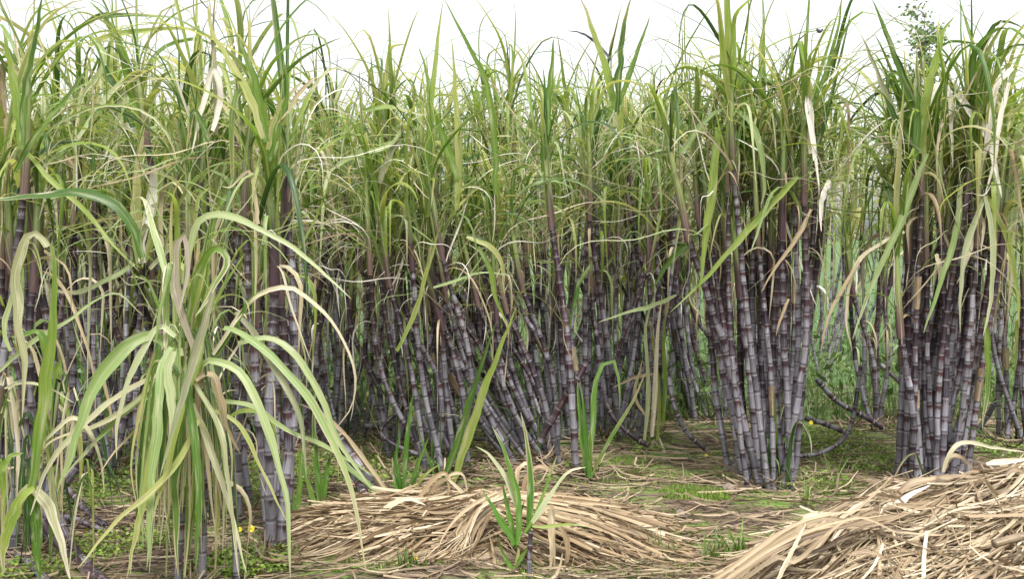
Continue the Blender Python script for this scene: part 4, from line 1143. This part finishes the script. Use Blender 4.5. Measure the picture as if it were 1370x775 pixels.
shoot("low cluster of green shoots left of the straw bundle's back, by the long fallen cane", (543, 662), 6.35, [
    ([(540, 660), (544, 610), (548, 560), (552, 528)], 9, 'shoot'), ([(545, 660), (560, 620), (574, 585)], 7, 'shoot'), ([(538, 660), (530, 615), (536, 575)], 7, 'shoot'),
    ([(548, 662), (556, 640), (566, 622)], 5, 'leaf'), ([(534, 662), (528, 640), (525, 612)], 7, 'shoot'), ([(550, 660), (566, 640), (590, 620)], 6, 'leaf')])
shoot("green shoot with one blade folded over, before the tall middle clump", (788, 650), 6.7, [
    ([(788, 648), (792, 590), (796, 520), (808, 484), (820, 480), (828, 510), (829, 552)], 9, 'shoot'), ([(787, 645), (778, 580), (772, 510)], 9, 'shoot'),
    ([(789, 640), (785, 590), (780, 540), (776, 508)], 8, 'shoot'), ([(790, 640), (815, 590), (845, 540), (864, 498)], 6, 'leaf'), ([(787, 648), (788, 610), (790, 570)], 12, 'leaf')])
shoot("yellowing shoot with tan hanging strips in the gap right of the middle clump", (878, 590), 7.7, [
    ([(872, 585), (876, 520), (880, 450), (885, 395)], 8, 'dry'), ([(880, 590), (882, 530), (874, 460), (868, 420)], 7, 'leaf'), ([(888, 570), (890, 500), (888, 440), (896, 400)], 7, 'leaf'),
    ([(870, 610), (874, 590), (882, 600)], 5, 'dry'), ([(866, 560), (850, 530), (860, 480)], 6, 'dry'), ([(878, 500), (850, 505), (818, 520)], 6, 'dry'), ([(890, 612), (886, 596), (882, 585)], 5, 'bleached'),
    ([(862, 590), (868, 520), (864, 440), (880, 380)], 7, 'pale')])
shoot("green blades growing beside the tall purple sheathed canes on the left", (392, 700), 5.8, [
    ([(392, 700), (388, 640), (384, 580), (378, 530)], 10, 'shoot'), ([(385, 690), (374, 640), (372, 600), (352, 580)], 9, 'shoot'), ([(398, 690), (402, 640), (400, 600)], 9, 'shoot'), ([(384, 700), (366, 670), (345, 640)], 8, 'leaf')])
shoot("broad green blades between the leaning old stalks and the thin canes", (428, 690), 6.2, [
    ([(428, 680), (424, 620), (420, 560), (422, 520)], 9, 'shoot'), ([(432, 685), (436, 640), (446, 590)], 8, 'shoot'), ([(424, 685), (410, 640), (400, 600)], 8, 'shoot'), ([(426, 690), (430, 650), (422, 610)], 7, 'leaf')])

def tuft(label, px, py, n, h, w, seed, m='green', group="grass tufts on the soil"):
    rng = np.random.default_rng(seed)
    B = ground(px, py)
    root = plant_root("grass_tuft", B, label, "grass tuft", group)
    for i in range(n):
        a = rng.uniform(0, 6.28); L = h * rng.uniform(.5, 1.1); ln = rng.uniform(.1, .7)
        t = np.linspace(0, 1, 6)
        b0 = np.array([rng.normal(0, .03), rng.normal(0, .02), 0])
        p = b0 + np.stack([np.cos(a) * ln * L * t ** 1.5, np.sin(a) * ln * L * t ** 1.5, L * (t - .25 * ln * t ** 2)], 1)
        side = np.tile(np.array([-math.sin(a), math.cos(a), .2]), (6, 1))
        link("blade", mk_mesh("blade", *ribbon(p, blade_width(6, w, .7, .3), side), M[m]), root)
    return root
tuft("blue green grass tuft left of the large straw heap's tip", 955, 752, 26, .16, .008, 1)
tuft("small leafy weed in the litter above the straw heap's tip", 985, 742, 16, .2, .014, 2)
tuft("sparse pale grass stems just left of the large straw heap", 1120, 655, 6, .34, .006, 3, 'pale')
tuft("fine grass tuft at the lower end of the stiff straw fan", 885, 745, 22, .16, .006, 4)
tuft("grass tuft at the photo's bottom edge below the straw bundle's left half", 545, 770, 20, .12, .008, 5)
tuft("fine grass at the foot of the biggest bare clump, on its right", 1078, 672, 16, .14, .006, 6, 'leaf')

def flower(label, px, py, Y, r, seed):
    rng = np.random.default_rng(seed)
    c = at(px, py, Y)
    base = np.array([c[0] + rng.normal(0, .02), c[1] + .02, gz(c[0], c[1])])
    root = plant_root("yellow_flower", base, label, "flower", "small yellow flowers")
    s = spline(np.array([base, (base + c) / 2 + [rng.normal(0, .01), 0, 0], c]), 5) - base
    link("stem", mk_mesh("stem", *tube_arrays(s, np.full(5, .0022), 5), M['stem']), root)
    hd = c - base
    t = np.linspace(0, 1, 5)
    link("flower_centre", mk_mesh("flower_centre", *tube_arrays(np.stack([0 * t, -.3 * r * t, .5 * r * t], 1), r * np.array([.15, .32, .36, .28, .05]), 7), M['yellow']), root, hd)
    for k in range(9):
        a = k / 9 * 6.28 + rng.normal(0, .1)
        d = np.array([math.cos(a), -.35 + .3 * math.sin(a), math.sin(a)]); sd_ = np.array([-math.sin(a), 0, math.cos(a)])
        p = np.outer(np.linspace(.15, 1, 5), d) * r + np.outer(np.linspace(0, 1, 5) ** 2, [0, .25 * r, 0])
        link("petal", mk_mesh("petal", *ribbon(p, r * np.array([.3, .5, .6, .55, .2]), np.tile(sd_, (5, 1))), M['yellow']), root, hd)
flower("larger yellow flower beside the thick cane right of the limp leaf fountain", 336, 708, 4.95, .017, 1)
flower("smaller yellow flower just left of the larger one by the cane", 321, 709, 5.0, .011, 2)
flower("yellow flower low at the bottom edge under the thick cane", 343, 769, 4.85, .014, 3)
flower("yellow flower lowest and leftmost at the bottom edge", 325, 772, 4.8, .012, 4)
flower("yellow flower in front of the left half of the long straw bundle", 556, 746, 4.95, .0125, 5)
flower("yellow flower in the litter left of the biggest bare clump", 945, 611, 7.45, .015, 6)
flower("yellow flower among the weeds right of the biggest bare clump", 1085, 566, 7.0, .013, 7)

def stone(label, px, py, r, seed):
    rng = np.random.default_rng(seed)
    B = ground(px, py)
    import bmesh
    bm = bmesh.new(); bmesh.ops.create_icosphere(bm, subdivisions=2, radius=r)
    for v in bm.verts:
        d = v.co.normalized()
        v.co *= 1 + .16 * math.sin(4 * d.x + seed) * math.cos(5 * d.y) + rng.normal(0, .04)
        v.co.z = v.co.z * .75 + r * .35
    me = bpy.data.meshes.new("stone"); bm.to_mesh(me); bm.free(); me.materials.append(M['stone'])
    tag(link("stone", me, None, B), label, "stone", "clods on the bare soil")
stone("rounded brown clod on the soil left of the biggest bare clump's foot", 974, 658, .042, 1)
stone("small brown clod below the mossy patch", 910, 688, .03, 2)

def tree():
    rng = np.random.default_rng(9)
    c = at(1235, 60, 24.0)
    B = np.array([c[0], 24.0, 0.0])
    root = plant_root("tree", B, "slender sparse tree rising behind the canes against the white sky", "tree")
    top = at(1238, 18, 24.0) - B
    tr = spline(np.array([[0, 0, 0], [.1, 0, top[2] * .4], [-.05, 0, top[2] * .75], [top[0], 0, top[2]]]), 12)
    t_o = link("trunk", mk_mesh("trunk", *tube_arrays(tr, np.linspace(.07, .01, 12), 8), M['bark']), root)
    P = []
    for i in range(30):
        f = rng.uniform(.42, 1.0)
        p0 = np.array([np.interp(f, np.linspace(0, 1, 12), tr[:, k]) for k in range(3)])
        a = rng.uniform(0, 6.28); L = rng.uniform(.3, .9) * (1.25 - f * .85)
        p1 = p0 + np.array([math.cos(a) * L, math.sin(a) * L, L * rng.uniform(.1, .8)])
        link("limb", mk_mesh("limb", *tube_arrays(spline(np.array([p0, (p0 + p1) / 2 + [0, 0, .05], p1]), 5), np.linspace(.022, .006, 5), 5), M['bark']), t_o)
        for q in range(6):
            g = rng.uniform(.35, 1.05)
            cc = p0 + (p1 - p0) * g + rng.normal(0, .07, 3)
            P.append(cc + rng.normal(0, .1, (14, 3)))
    P = np.vstack(P)
    V, Q, U, Rn = quad_leaves(P, rng.uniform(.03, .075, len(P)), .3, rng, 1.9)
    link("crown", mk_mesh("crown", V, Q, U, M['treeleaf'], {'rnd': Rn}), root)
tree()
